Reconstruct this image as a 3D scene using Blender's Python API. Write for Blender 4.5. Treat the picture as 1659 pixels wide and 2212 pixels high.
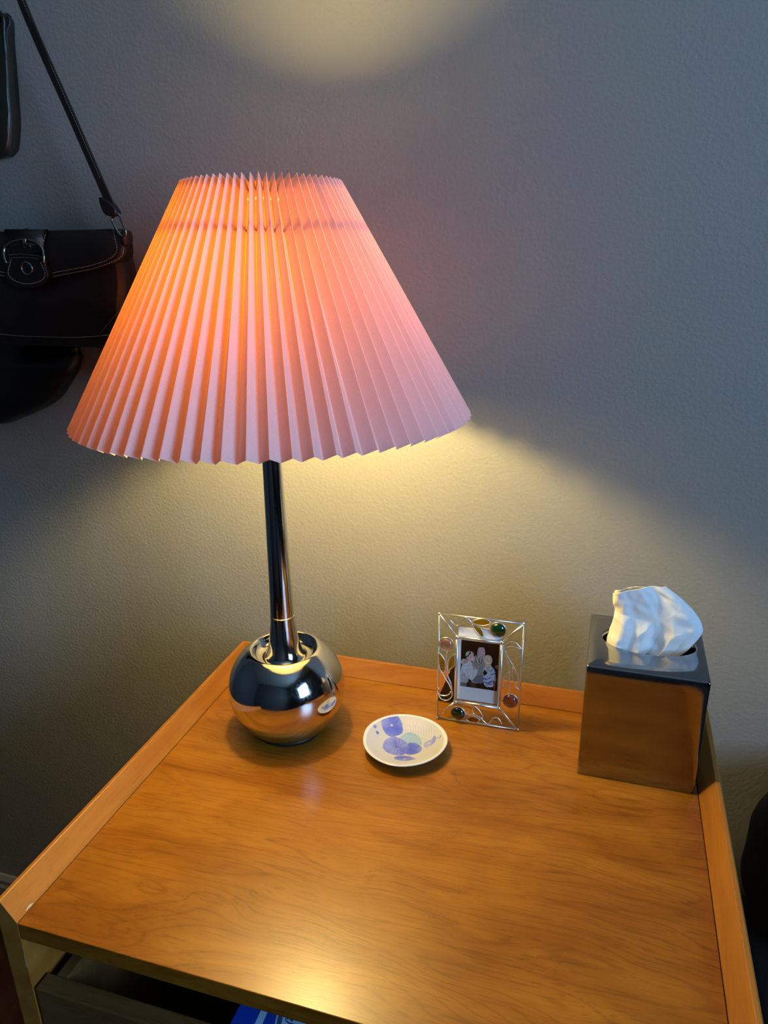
import bpy, bmesh, math, random
from mathutils import Vector, Matrix, noise

# ------------------------------------------------------------------ scene
for o in list(bpy.data.objects):
    bpy.data.objects.remove(o)
SC = bpy.context.scene
COL = SC.collection
random.seed(7)
Z0 = 0.79            # height of the nightstand top above the floor
YW = 0.11            # plane of the wall behind the nightstand

# ------------------------------------------------------------------ camera
cd = bpy.data.cameras.new('camera')
cam = bpy.data.objects.new('camera', cd)
COL.objects.link(cam)
cd.sensor_fit = 'HORIZONTAL'
cd.sensor_width = 36.0
cd.lens = 36.0 * 1608.7 / 1659.0
cd.clip_start = 0.02
CR = Vector((0.95678, 0.29050, -0.01375))
CU = Vector((-0.08623, 0.32853, 0.94055))
CW = Vector((-0.27775, 0.89871, -0.33938))
m = Matrix.Identity(4)
for i in range(3):
    m[i][0] = CR[i]; m[i][1] = CU[i]; m[i][2] = -CW[i]
m[0][3], m[1][3], m[2][3] = 0.47103, -0.84948, 0.5720 + Z0
cam.matrix_world = m
SC.camera = cam

# ------------------------------------------------------------------ light
BULB = 490
DAY = 58
SC.view_settings.view_transform = 'Standard'
SC.view_settings.look = 'None'
SC.view_settings.gamma = 1.0
SC.view_settings.use_curve_mapping = False
SC.view_settings.exposure = 0.0
SC.cycles.use_denoising = True
SC.cycles.max_bounces = 10
SC.cycles.diffuse_bounces = 5
SC.cycles.glossy_bounces = 5
SC.cycles.transmission_bounces = 8
SC.cycles.transparent_max_bounces = 16
SC.cycles.sample_clamp_indirect = 4.0
w = bpy.data.worlds.new('world')
SC.world = w
w.use_nodes = True
bg = w.node_tree.nodes['Background']
bg.inputs[0].default_value = (0.45, 0.66, 1.0, 1)
bg.inputs[1].default_value = 1.0
WIN = dict(x=1.76, y0=-1.62, y1=-0.76, z0=Z0 + 0.30, z1=Z0 + 1.25)
ld = bpy.data.lights.new('window_daylight', 'AREA')
ld.shape = 'RECTANGLE'
ld.size = WIN['y1'] - WIN['y0'] - 0.06
ld.size_y = WIN['z1'] - WIN['z0'] - 0.06
ld.color = (0.34, 0.61, 1.0)
ld.energy = DAY
lo = bpy.data.objects.new('window_daylight', ld)
lo.location = (WIN['x'] + 0.14, (WIN['y0'] + WIN['y1']) / 2, (WIN['z0'] + WIN['z1']) / 2)
lo.rotation_euler = (math.pi / 2, 0, math.pi / 2)
COL.objects.link(lo)

# ------------------------------------------------------------------ materials
def srgb(r, g, b):
    f = lambda c: c / 12.92 if c <= 0.04045 else ((c + 0.055) / 1.055) ** 2.4
    return (f(r), f(g), f(b), 1.0)


class NT:
    def __init__(self, name):
        self.m = bpy.data.materials.new(name)
        self.m.use_nodes = True
        self.t = self.m.node_tree
        self.b = self.t.nodes['Principled BSDF']
        self.out = self.t.nodes['Material Output']

    def n(self, kind, **kw):
        nd = self.t.nodes.new(kind)
        for k, v in kw.items():
            setattr(nd, k, v)
        return nd

    def l(self, a, b):
        self.t.links.new(a, b)

    def coords(self, scale=(1, 1, 1), rot=(0, 0, 0), kind='Object'):
        tc = self.n('ShaderNodeTexCoord')
        mp = self.n('ShaderNodeMapping')
        mp.inputs['Scale'].default_value = scale
        mp.inputs['Rotation'].default_value = rot
        self.l(tc.outputs[kind], mp.inputs[0])
        return mp.outputs[0]

    def noise(self, vec, scale, detail=3, rough=0.5, dist=0.0):
        nd = self.n('ShaderNodeTexNoise')
        nd.inputs['Scale'].default_value = scale
        nd.inputs['Detail'].default_value = detail
        nd.inputs['Roughness'].default_value = rough
        nd.inputs['Distortion'].default_value = dist
        self.l(vec, nd.inputs['Vector'])
        return nd.outputs[0]

    def ramp(self, fac, stops):
        nd = self.n('ShaderNodeValToRGB')
        e = nd.color_ramp.elements
        while len(e) < len(stops):
            e.new(0.5)
        for i, (p, c) in enumerate(stops):
            e[i].position = p
            e[i].color = c if len(c) == 4 else (*c, 1)
        self.l(fac, nd.inputs[0])
        return nd.outputs[0]

    def mix(self, fac, a, b, blend='MIX'):
        nd = self.n('ShaderNodeMix', data_type='RGBA', blend_type=blend)
        for s, v in ((nd.inputs[0], fac), (nd.inputs[6], a), (nd.inputs[7], b)):
            if isinstance(v, (int, float)):
                s.default_value = v
            elif isinstance(v, tuple):
                s.default_value = v if len(v) == 4 else (*v, 1)
            else:
                self.l(v, s)
        return nd.outputs[2]

    def bump(self, h, strength, dist=0.001):
        nd = self.n('ShaderNodeBump')
        nd.inputs['Strength'].default_value = strength
        nd.inputs['Distance'].default_value = dist
        self.l(h, nd.inputs['Height'])
        self.l(nd.outputs[0], self.b.inputs['Normal'])
        return nd

    def set(self, **kw):
        names = dict(color='Base Color', rough='Roughness', metal='Metallic', spec='Specular IOR Level', coat='Coat Weight',
                     coat_rough='Coat Roughness', trans='Transmission Weight', ior='IOR', sheen='Sheen Weight')
        for k, v in kw.items():
            s = self.b.inputs[names[k]]
            if isinstance(v, (int, float)):
                s.default_value = v
            elif isinstance(v, tuple):
                s.default_value = v if len(v) == 4 else (*v, 1)
            else:
                self.l(v, s)
        return self


def plain(name, col, rough=0.5, metal=0.0, bump=None, **kw):
    t = NT(name)
    t.set(color=col, rough=rough, metal=metal, **kw)
    if bump:
        t.bump(t.noise(t.coords(), bump[0], 4), bump[1], bump[2])
    return t.m


def wood(name, axis, dark, mid, light, rough, blot=0.5, pore=0.55, rings=0.0):
    """figured veneer with the grain along one axis"""
    t = NT(name)
    def sc(along, across):
        return tuple(along if i == axis else across for i in range(3))
    warp = t.noise(t.coords(sc(2.2, 5.5)), 1.0, 3, 0.55)
    base = t.coords(sc(1.0, 1.0))
    add = t.n('ShaderNodeVectorMath', operation='ADD')
    mul = t.n('ShaderNodeVectorMath', operation='SCALE')
    cx = t.n('ShaderNodeCombineXYZ')
    for i in range(3):
        if i != axis:
            t.l(warp, cx.inputs[i])
    t.l(cx.outputs[0], mul.inputs[0]); mul.inputs['Scale'].default_value = 0.10
    t.l(base, add.inputs[0]); t.l(mul.outputs[0], add.inputs[1])
    mp = t.n('ShaderNodeMapping'); mp.inputs['Scale'].default_value = sc(2.4, 34)
    t.l(add.outputs[0], mp.inputs[0])
    grain = t.noise(mp.outputs[0], 1.0, 5, 0.62, 0.3)
    mp2 = t.n('ShaderNodeMapping'); mp2.inputs['Scale'].default_value = sc(14, 420)
    t.l(add.outputs[0], mp2.inputs[0])
    pores = t.noise(mp2.outputs[0], 1.0, 3, 0.6)
    blotch = t.noise(t.coords(sc(7, 13)), 1.0, 4, 0.6, 0.6)
    c = t.ramp(grain, [(0.30, dark), (0.47, mid), (0.66, light)])
    bl = t.ramp(blotch, [(0.35, (0.80, 0.74, 0.68)), (0.62, (1.12, 1.14, 1.16))])
    c = t.mix(blot, c, bl, 'MULTIPLY')
    pr = t.ramp(pores, [(0.36, (0.62, 0.55, 0.48)), (0.47, (1, 1, 1))])
    c = t.mix(pore, c, pr, 'MULTIPLY')
    if rings:
        # thin sinuous growth lines: level lines of a stretched noise field
        mp3 = t.n('ShaderNodeMapping'); mp3.inputs['Scale'].default_value = sc(0.85, 9.0)
        mp3.inputs['Location'].default_value = (0.37, 1.9, 0.4)
        t.l(add.outputs[0], mp3.inputs[0])
        fld = t.noise(mp3.outputs[0], 1.0, 2, 0.45, 0.25)
        ml = t.n('ShaderNodeMath', operation='MULTIPLY'); ml.inputs[1].default_value = 260.0
        t.l(fld, ml.inputs[0])
        sn = t.n('ShaderNodeMath', operation='SINE'); t.l(ml.outputs[0], sn.inputs[0])
        lines = t.ramp(sn.outputs[0], [(0.45, (1.03, 1.03, 1.03)), (0.85, (0.95, 0.93, 0.90)), (0.99, (0.74, 0.66, 0.56))])
        c = t.mix(rings, c, lines, 'MULTIPLY')
    t.set(color=c, rough=rough, spec=0.40)
    t.bump(pores, 0.10, 0.0006)
    return t.m


M = {}
M['top'] = wood('veneer_top', 0, (0.215, 0.072, 0.0042), (0.265, 0.096, 0.0068), (0.315, 0.125, 0.011), 0.29, 0.9, 0.55, 0.55)
M['rail_y'] = wood('wood_rail_along_depth', 1, (0.29, 0.108, 0.014), (0.35, 0.138, 0.021), (0.40, 0.165, 0.028), 0.42, 0.25, 0.25)
M['rail_x'] = wood('wood_rail_along_width', 0, (0.27, 0.09, 0.012), (0.34, 0.118, 0.018), (0.40, 0.15, 0.025), 0.36, 0.3, 0.35)
M['drawer'] = wood('wood_drawer_shaded', 0, (0.10, 0.045, 0.012), (0.125, 0.056, 0.016), (0.15, 0.07, 0.02), 0.5, 0.4)  # wood colour darkened to stand in for the shade on the drawer fronts
M['floor'] = wood('dark_floor', 1, (0.02, 0.008, 0.006), (0.035, 0.014, 0.01), (0.05, 0.02, 0.015), 0.4, 0.5)

t = NT('wall_paint')
v = t.coords()
c = t.ramp(t.noise(v, 3.0, 2), [(0.3, (0.330, 0.318, 0.278)), (0.7, (0.348, 0.335, 0.293))])
t.set(color=c, rough=0.62, spec=0.35)
t.bump(t.noise(v, 190, 3, 0.55), 0.45, 0.0020)
M['wall'] = t.m
M['ceil'] = plain('ceiling_paint', (0.38, 0.37, 0.35), 0.8)
M['wall_dark'] = plain('dark_wall_paint', (0.085, 0.085, 0.09), 0.7, bump=(190, 0.4, 0.002))
M['trim'] = plain('trim_paint', (0.36, 0.36, 0.36), 0.4, bump=(40, 0.05, 0.001))

def chrome(name, col, rough, scratch, bumpy=None):
    t = NT(name)
    v = t.coords((1, 1, 1))
    s1 = t.noise(t.coords((60, 900, 300), (0.3, 0.5, 0.9)), 1.0, 2, 0.5)
    s2 = t.noise(v, 45, 5, 0.7)
    sm = t.mix(0.5, s1, s2)
    r = t.ramp(sm, [(0.35, (rough,) * 3), (0.62, (rough + scratch,) * 3)])
    t.set(color=col, metal=1.0, rough=r)
    if bumpy:
        t.bump(t.noise(v, bumpy[0], 2), bumpy[1], bumpy[2])
    return t.m

M['chrome'] = chrome('lamp_chrome', (0.66, 0.65, 0.63), 0.035, 0.10)
M['chrome_box'] = chrome('box_chrome', (0.33, 0.33, 0.34), 0.06, 0.10, (9, 0.16, 0.004))
M['silver'] = chrome('soldered_silver', (0.80, 0.81, 0.83), 0.26, 0.15, (300, 0.25, 0.0006))
M['nickel'] = chrome('nickel', (0.55, 0.53, 0.50), 0.12, 0.1)
M['brass_seam'] = plain('seam_ring_metal', (0.85, 0.80, 0.72), 0.2, 1.0)
M['black_foot'] = plain('black_foot', (0.012, 0.012, 0.012), 0.45, bump=(80, 0.1, 0.0005))

# lampshade: thin paper, white from outside, orange when lit from within
t = NT('pleated_paper')
v = t.coords()
fib = t.noise(v, 900, 3, 0.6)
dif = t.n('ShaderNodeBsdfDiffuse')
tra = t.n('ShaderNodeBsdfTranslucent')
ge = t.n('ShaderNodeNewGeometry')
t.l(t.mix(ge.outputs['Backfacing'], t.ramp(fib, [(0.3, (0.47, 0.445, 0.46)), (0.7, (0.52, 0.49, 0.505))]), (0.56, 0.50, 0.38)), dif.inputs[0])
t.l(t.ramp(fib, [(0.3, (0.063, 0.0160, 0.0005)), (0.7, (0.071, 0.0182, 0.0006))]), tra.inputs[0])
mx = t.n('ShaderNodeAddShader')
t.l(dif.outputs[0], mx.inputs[0]); t.l(tra.outputs[0], mx.inputs[1])
t.l(mx.outputs[0], t.out.inputs[0])
M['shade'] = t.m
M['wire'] = plain('shade_wire', (0.25, 0.22, 0.18), 0.4, 0.8)
t = NT('glowing_bulb')
t.set(color=(1, 0.9, 0.7))
t.b.inputs['Emission Color'].default_value = (1.0, 0.76, 0.29, 1)
t.b.inputs['Emission Strength'].default_value = BULB
M['bulb'] = t.m

def leather(name, c, rough):
    t = NT(name)
    v = t.coords()
    g = t.noise(v, 620, 3, 0.6)
    cc = t.ramp(t.noise(v, 14, 3), [(0.3, c), (0.7, tuple(x * 1.5 for x in c))])
    t.set(color=cc, rough=rough, spec=0.75)
    t.bump(g, 0.18, 0.0008)
    return t.m

M['leather'] = leather('brown_black_leather', (0.014, 0.0085, 0.008), 0.40)
M['leather_flap'] = leather('flap_leather', (0.010, 0.0065, 0.006), 0.42)
M['leather_green'] = leather('olive_black_leather', (0.015, 0.015, 0.011), 0.36)
M['leather_black'] = leather('black_leather', (0.006, 0.006, 0.007), 0.38)
M['thread'] = plain('thread', (0.62, 0.56, 0.48), 0.7)
M['thread_dull'] = plain('dull_thread', (0.22, 0.20, 0.17), 0.7)
M['pillow'] = plain('black_cotton', (0.008, 0.006, 0.010), 0.85, bump=(300, 0.2, 0.001))
M['bedspread'] = plain('dark_bedspread', (0.005, 0.004, 0.005), 0.9, bump=(120, 0.3, 0.002))
t = NT('tissue_paper')
v = t.coords()
t.set(color=(0.90, 0.90, 0.91), rough=0.9, spec=0.1)
t.b.inputs['Subsurface Weight'].default_value = 0.0
t.bump(t.noise(v, 900, 2), 0.15, 0.0004)
M['tissue'] = t.m
t = NT('dish_glaze')
ca = t.n('ShaderNodeVertexColor', layer_name='glaze')
t.set(color=ca.outputs[0], rough=0.13, spec=0.5)
M['dish'] = t.m
t = NT('photo_print')
ca = t.n('ShaderNodeVertexColor', layer_name='print')
t.set(color=ca.outputs[0], rough=0.25, spec=0.4)
M['print'] = t.m
M['card'] = plain('photo_card', (0.86, 0.87, 0.90), 0.35)
M['easel'] = plain('black_backing', (0.02, 0.014, 0.01), 0.6)

def glass(name, col, rough=0.0, thin=True, alpha=0.5):
    t = NT(name)
    if thin:
        tr = t.n('ShaderNodeBsdfTransparent'); tr.inputs[0].default_value = (*col, 1)
        gl = t.n('ShaderNodeBsdfGlossy'); gl.inputs['Roughness'].default_value = 0.04
        lw = t.n('ShaderNodeLayerWeight'); lw.inputs[0].default_value = 0.12
        mx = t.n('ShaderNodeMixShader')
        t.l(lw.outputs['Fresnel'], mx.inputs[0]); t.l(tr.outputs[0], mx.inputs[1]); t.l(gl.outputs[0], mx.inputs[2])
        t.l(mx.outputs[0], t.out.inputs[0])
    else:
        t.set(color=col, rough=rough, trans=1.0, ior=1.48)
    return t.m

M['pane'] = glass('window_glass', (0.96, 0.97, 0.97))
M['leaf_glass'] = glass('yellow_leaf_glass', (0.86, 0.70, 0.22))
M['leaf_amber'] = glass('amber_leaf_glass', (0.88, 0.62, 0.30))
M['gem_green'] = plain('green_gem', (0.004, 0.035, 0.008), 0.03, 0, trans=0.35, ior=1.5, coat=0.6)
M['gem_olive'] = plain('olive_gem', (0.010, 0.022, 0.003), 0.03, 0, trans=0.35, ior=1.5, coat=0.6)
M['gem_rose'] = plain('rose_gem', (0.50, 0.33, 0.27), 0.03, 0, trans=0.85, ior=1.5, coat=0.6)
M['gem_amber'] = plain('amber_gem', (0.26, 0.09, 0.05), 0.03, 0, trans=0.8, ior=1.5, coat=0.6)
M['blue'] = plain('carton_blue', (0.008, 0.06, 0.50), 0.35)
M['carton_white'] = plain('carton_pale', (0.48, 0.68, 0.95), 0.35)
M['carton_grey'] = plain('carton_slate', (0.06, 0.12, 0.22), 0.35)
M['ink'] = plain('carton_ink', (0.01, 0.03, 0.20), 0.5)
M['chip'] = plain('bare_wood_chip', (0.55, 0.48, 0.38), 0.7)

# ------------------------------------------------------------------ builders
def mesh(name, verts, faces, mat, parent=None, smooth=False, loc=None):
    me = bpy.data.meshes.new(name)
    me.from_pydata([tuple(v) for v in verts], [], faces)
    me.update()
    bm = bmesh.new(); bm.from_mesh(me)
    bmesh.ops.recalc_face_normals(bm, faces=bm.faces)
    bm.to_mesh(me); bm.free()
    return link(name, me, mat, parent, smooth, loc)


def link(name, me, mat, parent=None, smooth=False, loc=None):
    if mat is not None:
        me.materials.append(mat)
    if smooth:
        me.polygons.foreach_set('use_smooth', [True] * len(me.polygons))
    o = bpy.data.objects.new(name, me)
    COL.objects.link(o)
    if parent is not None:
        o.parent = parent
    if loc is not None:
        o.location = loc
    return o


def frombm(name, bm, mat, parent=None, smooth=False, loc=None):
    bmesh.ops.recalc_face_normals(bm, faces=bm.faces)
    me = bpy.data.meshes.new(name)
    bm.to_mesh(me); bm.free()
    return link(name, me, mat, parent, smooth, loc)


def tag(o, label=None, cat=None, group=None, kind=None):
    if label: o['label'] = label
    if cat: o['category'] = cat
    if group: o['group'] = group
    if kind: o['kind'] = kind
    return o


def thing(name, loc, label, cat, group=None, rotz=0.0):
    o = bpy.data.objects.new(name, None)
    o.empty_display_size = 0.02
    o.location = loc
    o.rotation_euler = (0, 0, rotz)
    COL.objects.link(o)
    return tag(o, label, cat, group)


def bm_box(bm, x0, x1, y0, y1, z0, z1, bev=0.0, seg=2):
    r = bmesh.ops.create_cube(bm, size=1.0)
    vs = r['verts']
    for v in vs:
        v.co = Vector(((x0 + x1) / 2 + v.co.x * (x1 - x0), (y0 + y1) / 2 + v.co.y * (y1 - y0), (z0 + z1) / 2 + v.co.z * (z1 - z0)))
    if bev > 0:
        es = list({e for v in vs for e in v.link_edges})
        bmesh.ops.bevel(bm, geom=es, offset=bev, segments=seg, affect='EDGES', profile=0.6)


def box(name, x0, x1, y0, y1, z0, z1, mat, parent=None, bev=0.0):
    bm = bmesh.new()
    bm_box(bm, x0, x1, y0, y1, z0, z1, bev)
    return frombm(name, bm, mat, parent)


def lathe(name, prof, mat, parent=None, n=96, loc=None):
    verts, faces = [], []
    for r, z in prof:
        for i in range(n):
            a = 2 * math.pi * i / n
            verts.append((r * math.cos(a), r * math.sin(a), z))
    for k in range(len(prof) - 1):
        for i in range(n):
            j = (i + 1) % n
            faces.append((k * n + i, k * n + j, (k + 1) * n + j, (k + 1) * n + i))
    bm = bmesh.new()
    bv = [bm.verts.new(v) for v in verts]
    for f in faces:
        try: bm.faces.new([bv[i] for i in f])
        except ValueError: pass
    bmesh.ops.remove_doubles(bm, verts=bm.verts, dist=1e-6)
    return frombm(name, bm, mat, parent, True, loc)


def smooth_path(pts, sub=6, closed=False):
    """Catmull-Rom through the points"""
    P = [Vector(p) for p in pts]
    n = len(P)
    out = []
    rng = range(n if closed else n - 1)
    for i in rng:
        p1, p2 = P[i], P[(i + 1) % n]
        p0 = P[i - 1] if (i > 0 or closed) else p1 * 2 - p2
        p3 = P[(i + 2) % n] if (i + 2 < n or closed) else p2 * 2 - p1
        for k in range(sub):
            s = k / sub
            out.append(0.5 * ((2 * p1) + (p2 - p0) * s + (2 * p0 - 5 * p1 + 4 * p2 - p3) * s * s + (3 * p1 - p0 - 3 * p2 + p3) * s ** 3))
    if not closed:
        out.append(P[-1])
    return out


def bm_tube(bm, path, rx, ry=None, n=8, closed=False, up=Vector((0, 1, 0)), square=False, taper=None):
    ry = rx if ry is None else ry
    rings = []
    N = len(path)
    for i, p in enumerate(path):
        a = path[i - 1] if (i > 0 or closed) else path[i]
        b = path[(i + 1) % N] if (i + 1 < N or closed) else path[i]
        d = (Vector(b) - Vector(a)).normalized()
        s = d.cross(up)
        if s.length < 1e-4: s = d.cross(Vector((1, 0, 0)))
        s.normalize()
        u = s.cross(d)
        f = taper(i / max(1, N - 1)) if taper else 1.0
        ring = []
        for k in range(n):
            if square:
                q = [(-1, -1), (1, -1), (1, 1), (-1, 1)][k]
            else:
                q = (math.cos(2 * math.pi * k / n), math.sin(2 * math.pi * k / n))
            ring.append(bm.verts.new(Vector(p) + s * rx * q[0] * f + u * ry * q[1] * f))
        rings.append(ring)
    for i in range(N if closed else N - 1):
        A, B = rings[i], rings[(i + 1) % N]
        for k in range(n):
            bm.faces.new((A[k], A[(k + 1) % n], B[(k + 1) % n], B[k]))
    if not closed:
        bm.faces.new(rings[0]); bm.faces.new(rings[-1][::-1])


def tube(name, path, rx, mat, parent=None, ry=None, n=8, closed=False, square=False, up=Vector((0, 1, 0)), smooth=True):
    bm = bmesh.new()
    bm_tube(bm, path, rx, ry, 4 if square else n, closed, up, square)
    return frombm(name, bm, mat, parent, smooth and not square)


def extrude_profile(name, prof, y0, y1, mat, parent=None, axis='y', m0=0.0, m1=0.0):
    """prof = closed list of (a, z); extruded along y (a=x) or x (a=y). m0/m1 mitre: end shift per unit of a"""
    n = len(prof)
    V = []
    for e, mm in ((y0, m0), (y1, m1)):
        for a, z in prof:
            q = e + mm * a
            V.append((a, q, z) if axis == 'y' else (q, a, z))
    F = [tuple(range(n)), tuple(range(n, 2 * n))[::-1]]
    for i in range(n):
        j = (i + 1) % n
        F.append((i, j, n + j, n + i))
    return mesh(name, V, F, mat, parent)


def inside(p, poly):
    x, y = p
    c = False
    j = len(poly) - 1
    for i in range(len(poly)):
        xi, yi = poly[i]; xj, yj = poly[j]
        if (yi > y) != (yj > y) and x < (xj - xi) * (y - yi) / (yj - yi) + xi:
            c = not c
        j = i
    return c


# ------------------------------------------------------------------ the room
XL, XR, YF, ZC = -1.7, 1.76, -2.4, 2.5
tag(box('floor', XL - .1, XR + .1, YF - .1, YW + .1, -0.06, 0.0, M['floor']), kind='structure')
tag(box('ceiling', XL - .1, XR + .1, YF - .1, YW + .1, ZC, ZC + 0.06, M['ceil']), kind='structure')
tag(box('wall_back', XL - .1, XR + .1, YW, YW + 0.1, 0, ZC, M['wall']), kind='structure')
tag(box('wall_left', XL - .1, XL, YF, YW, 0, ZC, M['wall_dark']), kind='structure')
tag(box('wall_front', XL - .1, XR + .1, YF - .1, YF, 0, ZC, M['wall_dark']), kind='structure')
bm = bmesh.new()
bm_box(bm, XR, XR + .1, YF, WIN['y0'], 0, ZC)
bm_box(bm, XR, XR + .1, WIN['y1'], YW, 0, ZC)
bm_box(bm, XR, XR + .1, WIN['y0'], WIN['y1'], 0, WIN['z0'])
bm_box(bm, XR, XR + .1, WIN['y0'], WIN['y1'], WIN['z1'], ZC)
tag(frombm('wall_right', bm, M['wall_dark']), kind='structure')
win = thing('window_1', (XR, (WIN['y0'] + WIN['y1']) / 2, WIN['z0']), None, None)
tag(win, 'bedroom window to the right of the nightstand', kind='structure')
hw = (WIN['y1'] - WIN['y0']) / 2; hh = WIN['z1'] - WIN['z0']
bm = bmesh.new()
bm_box(bm, -.02, .09, -hw, -hw + .05, 0, hh); bm_box(bm, -.02, .09, hw - .05, hw, 0, hh)
bm_box(bm, -.02, .09, -hw, hw, 0, .05); bm_box(bm, -.02, .09, -hw, hw, hh - .05, hh)
frombm('window_frame', bm, M['trim'], win)
for yy in (-hw / 3, hw / 3):
    box('mullion', .03, .06, yy - .014, yy + .014, .05, hh - .05, M['trim'], win)
box('mullion', .03, .06, -hw + .05, hw - .05, hh / 2 - .014, hh / 2 + .014, M['trim'], win)
box('window_pane', .043, .047, -hw + .05, hw - .05, .05, hh - .05, M['pane'], win)
box('window_sill', -.06, .02, -hw - .03, hw + .03, -.03, 0, M['trim'], win)
bb = [(0.0, 0.0), (-0.014, 0.0), (-0.014, 0.055), (-0.011, 0.062), (-0.011, 0.072), (-0.005, 0.082), (0.0, 0.082)]
tag(extrude_profile('baseboard_back', [(YW + a, z) for a, z in bb], XL, XR, M['trim'], axis='x'), kind='structure')

# ------------------------------------------------------------------ nightstand
W, D, H, RW = 0.6007, 0.4643, 0.0215, 0.0205
ns = thing('nightstand', (0.0, 0.0, 0.0), 'honey-brown wooden nightstand with raised rails around three sides of its top', 'nightstand')
G = 0.0007
bm = bmesh.new()
bm_box(bm, G, W - G, -D, -G, Z0 - 0.0185, Z0, 0.0008, 2)
frombm('tabletop', bm, M['top'], ns)
sec = [(0.0, 0.0), (0.0, Z0 + 0.0003), (-0.0004, Z0 + 0.001), (-0.0142, Z0 + H - 0.0004), (-0.0152, Z0 + H), (-0.0188, Z0 + H - 0.0006), (-0.0202, Z0 + H - 0.002), (-RW, Z0 + H - 0.005), (-RW, 0.0)]
YB = 0.0002
def side(name, prof):
    # the back end is mitred against the back rail
    n = len(prof)
    V = [(a, -D, z) for a, z in prof] + [(a, abs(a if a <= 0 else a - W), z) for a, z in prof]
    F = [tuple(range(n)), tuple(range(n, 2 * n))[::-1]] + [(i, (i + 1) % n, n + (i + 1) % n, n + i) for i in range(n)]
    return mesh(name, V, F, M['rail_y'], ns)
side('side_panel', sec)
side('side_panel', [(W - a, z) for a, z in sec])
n = len(sec)
V = [(a, -a, z if z > 0.1 else Z0 - 0.12) for a, z in sec] + [(W - a, -a, z if z > 0.1 else Z0 - 0.12) for a, z in sec]
F = [tuple(range(n)), tuple(range(n, 2 * n))[::-1]] + [(i, (i + 1) % n, n + (i + 1) % n, n + i) for i in range(n)]
mesh('back_rail', V, F, M['rail_x'], ns)
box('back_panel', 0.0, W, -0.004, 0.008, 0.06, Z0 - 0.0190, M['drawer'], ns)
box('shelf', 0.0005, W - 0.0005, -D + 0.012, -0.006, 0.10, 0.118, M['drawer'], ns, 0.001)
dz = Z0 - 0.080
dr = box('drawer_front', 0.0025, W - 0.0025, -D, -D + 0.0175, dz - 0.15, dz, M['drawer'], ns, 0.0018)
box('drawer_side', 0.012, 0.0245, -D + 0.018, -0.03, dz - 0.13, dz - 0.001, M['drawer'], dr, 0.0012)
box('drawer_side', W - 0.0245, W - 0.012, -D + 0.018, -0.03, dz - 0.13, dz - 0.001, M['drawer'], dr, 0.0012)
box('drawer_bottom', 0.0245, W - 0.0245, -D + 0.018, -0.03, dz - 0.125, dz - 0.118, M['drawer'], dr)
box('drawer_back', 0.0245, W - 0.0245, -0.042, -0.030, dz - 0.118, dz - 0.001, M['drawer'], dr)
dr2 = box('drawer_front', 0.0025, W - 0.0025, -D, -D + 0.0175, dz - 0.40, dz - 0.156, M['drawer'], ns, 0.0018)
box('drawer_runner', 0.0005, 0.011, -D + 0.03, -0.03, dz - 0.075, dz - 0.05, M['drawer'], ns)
# worn chips on the edges
mesh('worn_chip', [(-0.0003, -D + 0.012, Z0 + 0.0013), (-0.0003, -D + 0.022, Z0 + 0.0013), (-0.0014, -D + 0.018, Z0 + 0.0029), (-0.0010, -D + 0.014, Z0 + 0.0024)], [(0, 1, 2, 3)], M['chip'], ns)
mesh('worn_chip', [(-0.0002, -D - 0.0002, Z0 - 0.036), (0.0002, -D - 0.0002, Z0 - 0.036), (0.0002, -D - 0.0002, Z0 - 0.054), (-0.0010, -D - 0.0002, Z0 - 0.052)], [(0, 1, 2, 3)], M['chip'], ns)

# ------------------------------------------------------------------ carton in the drawer
ct = thing('carton', (0.19, -0.44, dz - 0.118), 'blue and pale blue printed carton lying in the top drawer under the tabletop', 'carton')
ct.location.z = dz - 0.1178
cz = 0.107
bm = bmesh.new(); bm_box(bm, 0, 0.15, 0, 0.15, 0, cz, 0.001)
frombm('carton_body', bm, M['blue'], ct)
def deco(name, pts, mat, z):
    n = len(pts)
    V = [(x, y, cz - 0.0002) for x, y in pts] + [(x, y, cz + z) for x, y in pts]
    F = [tuple(range(n)), tuple(range(n, 2 * n))] + [(i, (i + 1) % n, n + (i + 1) % n, n + i) for i in range(n)]
    return mesh(name, V, F, mat, ct)
deco('pale_panel', [(0.022, 0.0), (0.148, 0.0), (0.148, 0.149), (0.020, 0.149)], M['carton_white'], 0.0002)
deco('blue_wedge', [(0.029, 0.0), (0.043, 0.0), (0.036, 0.03), (0.029, 0.06), (0.0285, 0.03)], M['blue'], 0.0003)
deco('slate_stripe', [(0.0445, 0.0), (0.049, 0.0), (0.042, 0.03), (0.034, 0.065), (0.0315, 0.065), (0.038, 0.03)], M['carton_grey'], 0.0004)
tcu = bpy.data.curves.new('carton_text', 'FONT')
tcu.body = '(8g)'
tcu.size = 0.010
tcu.extrude = 0.00005
to = bpy.data.objects.new('carton_text_tmp', tcu)
COL.objects.link(to)
dg = bpy.context.evaluated_depsgraph_get()
tm = bpy.data.meshes.new_from_object(to.evaluated_get(dg))
bpy.data.objects.remove(to)
tx = link('carton_text', tm, M['ink'], ct)
tx.location = (0.052, 0.034, cz + 0.0004)
tx.rotation_euler = (0, 0, math.radians(-103))

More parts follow.
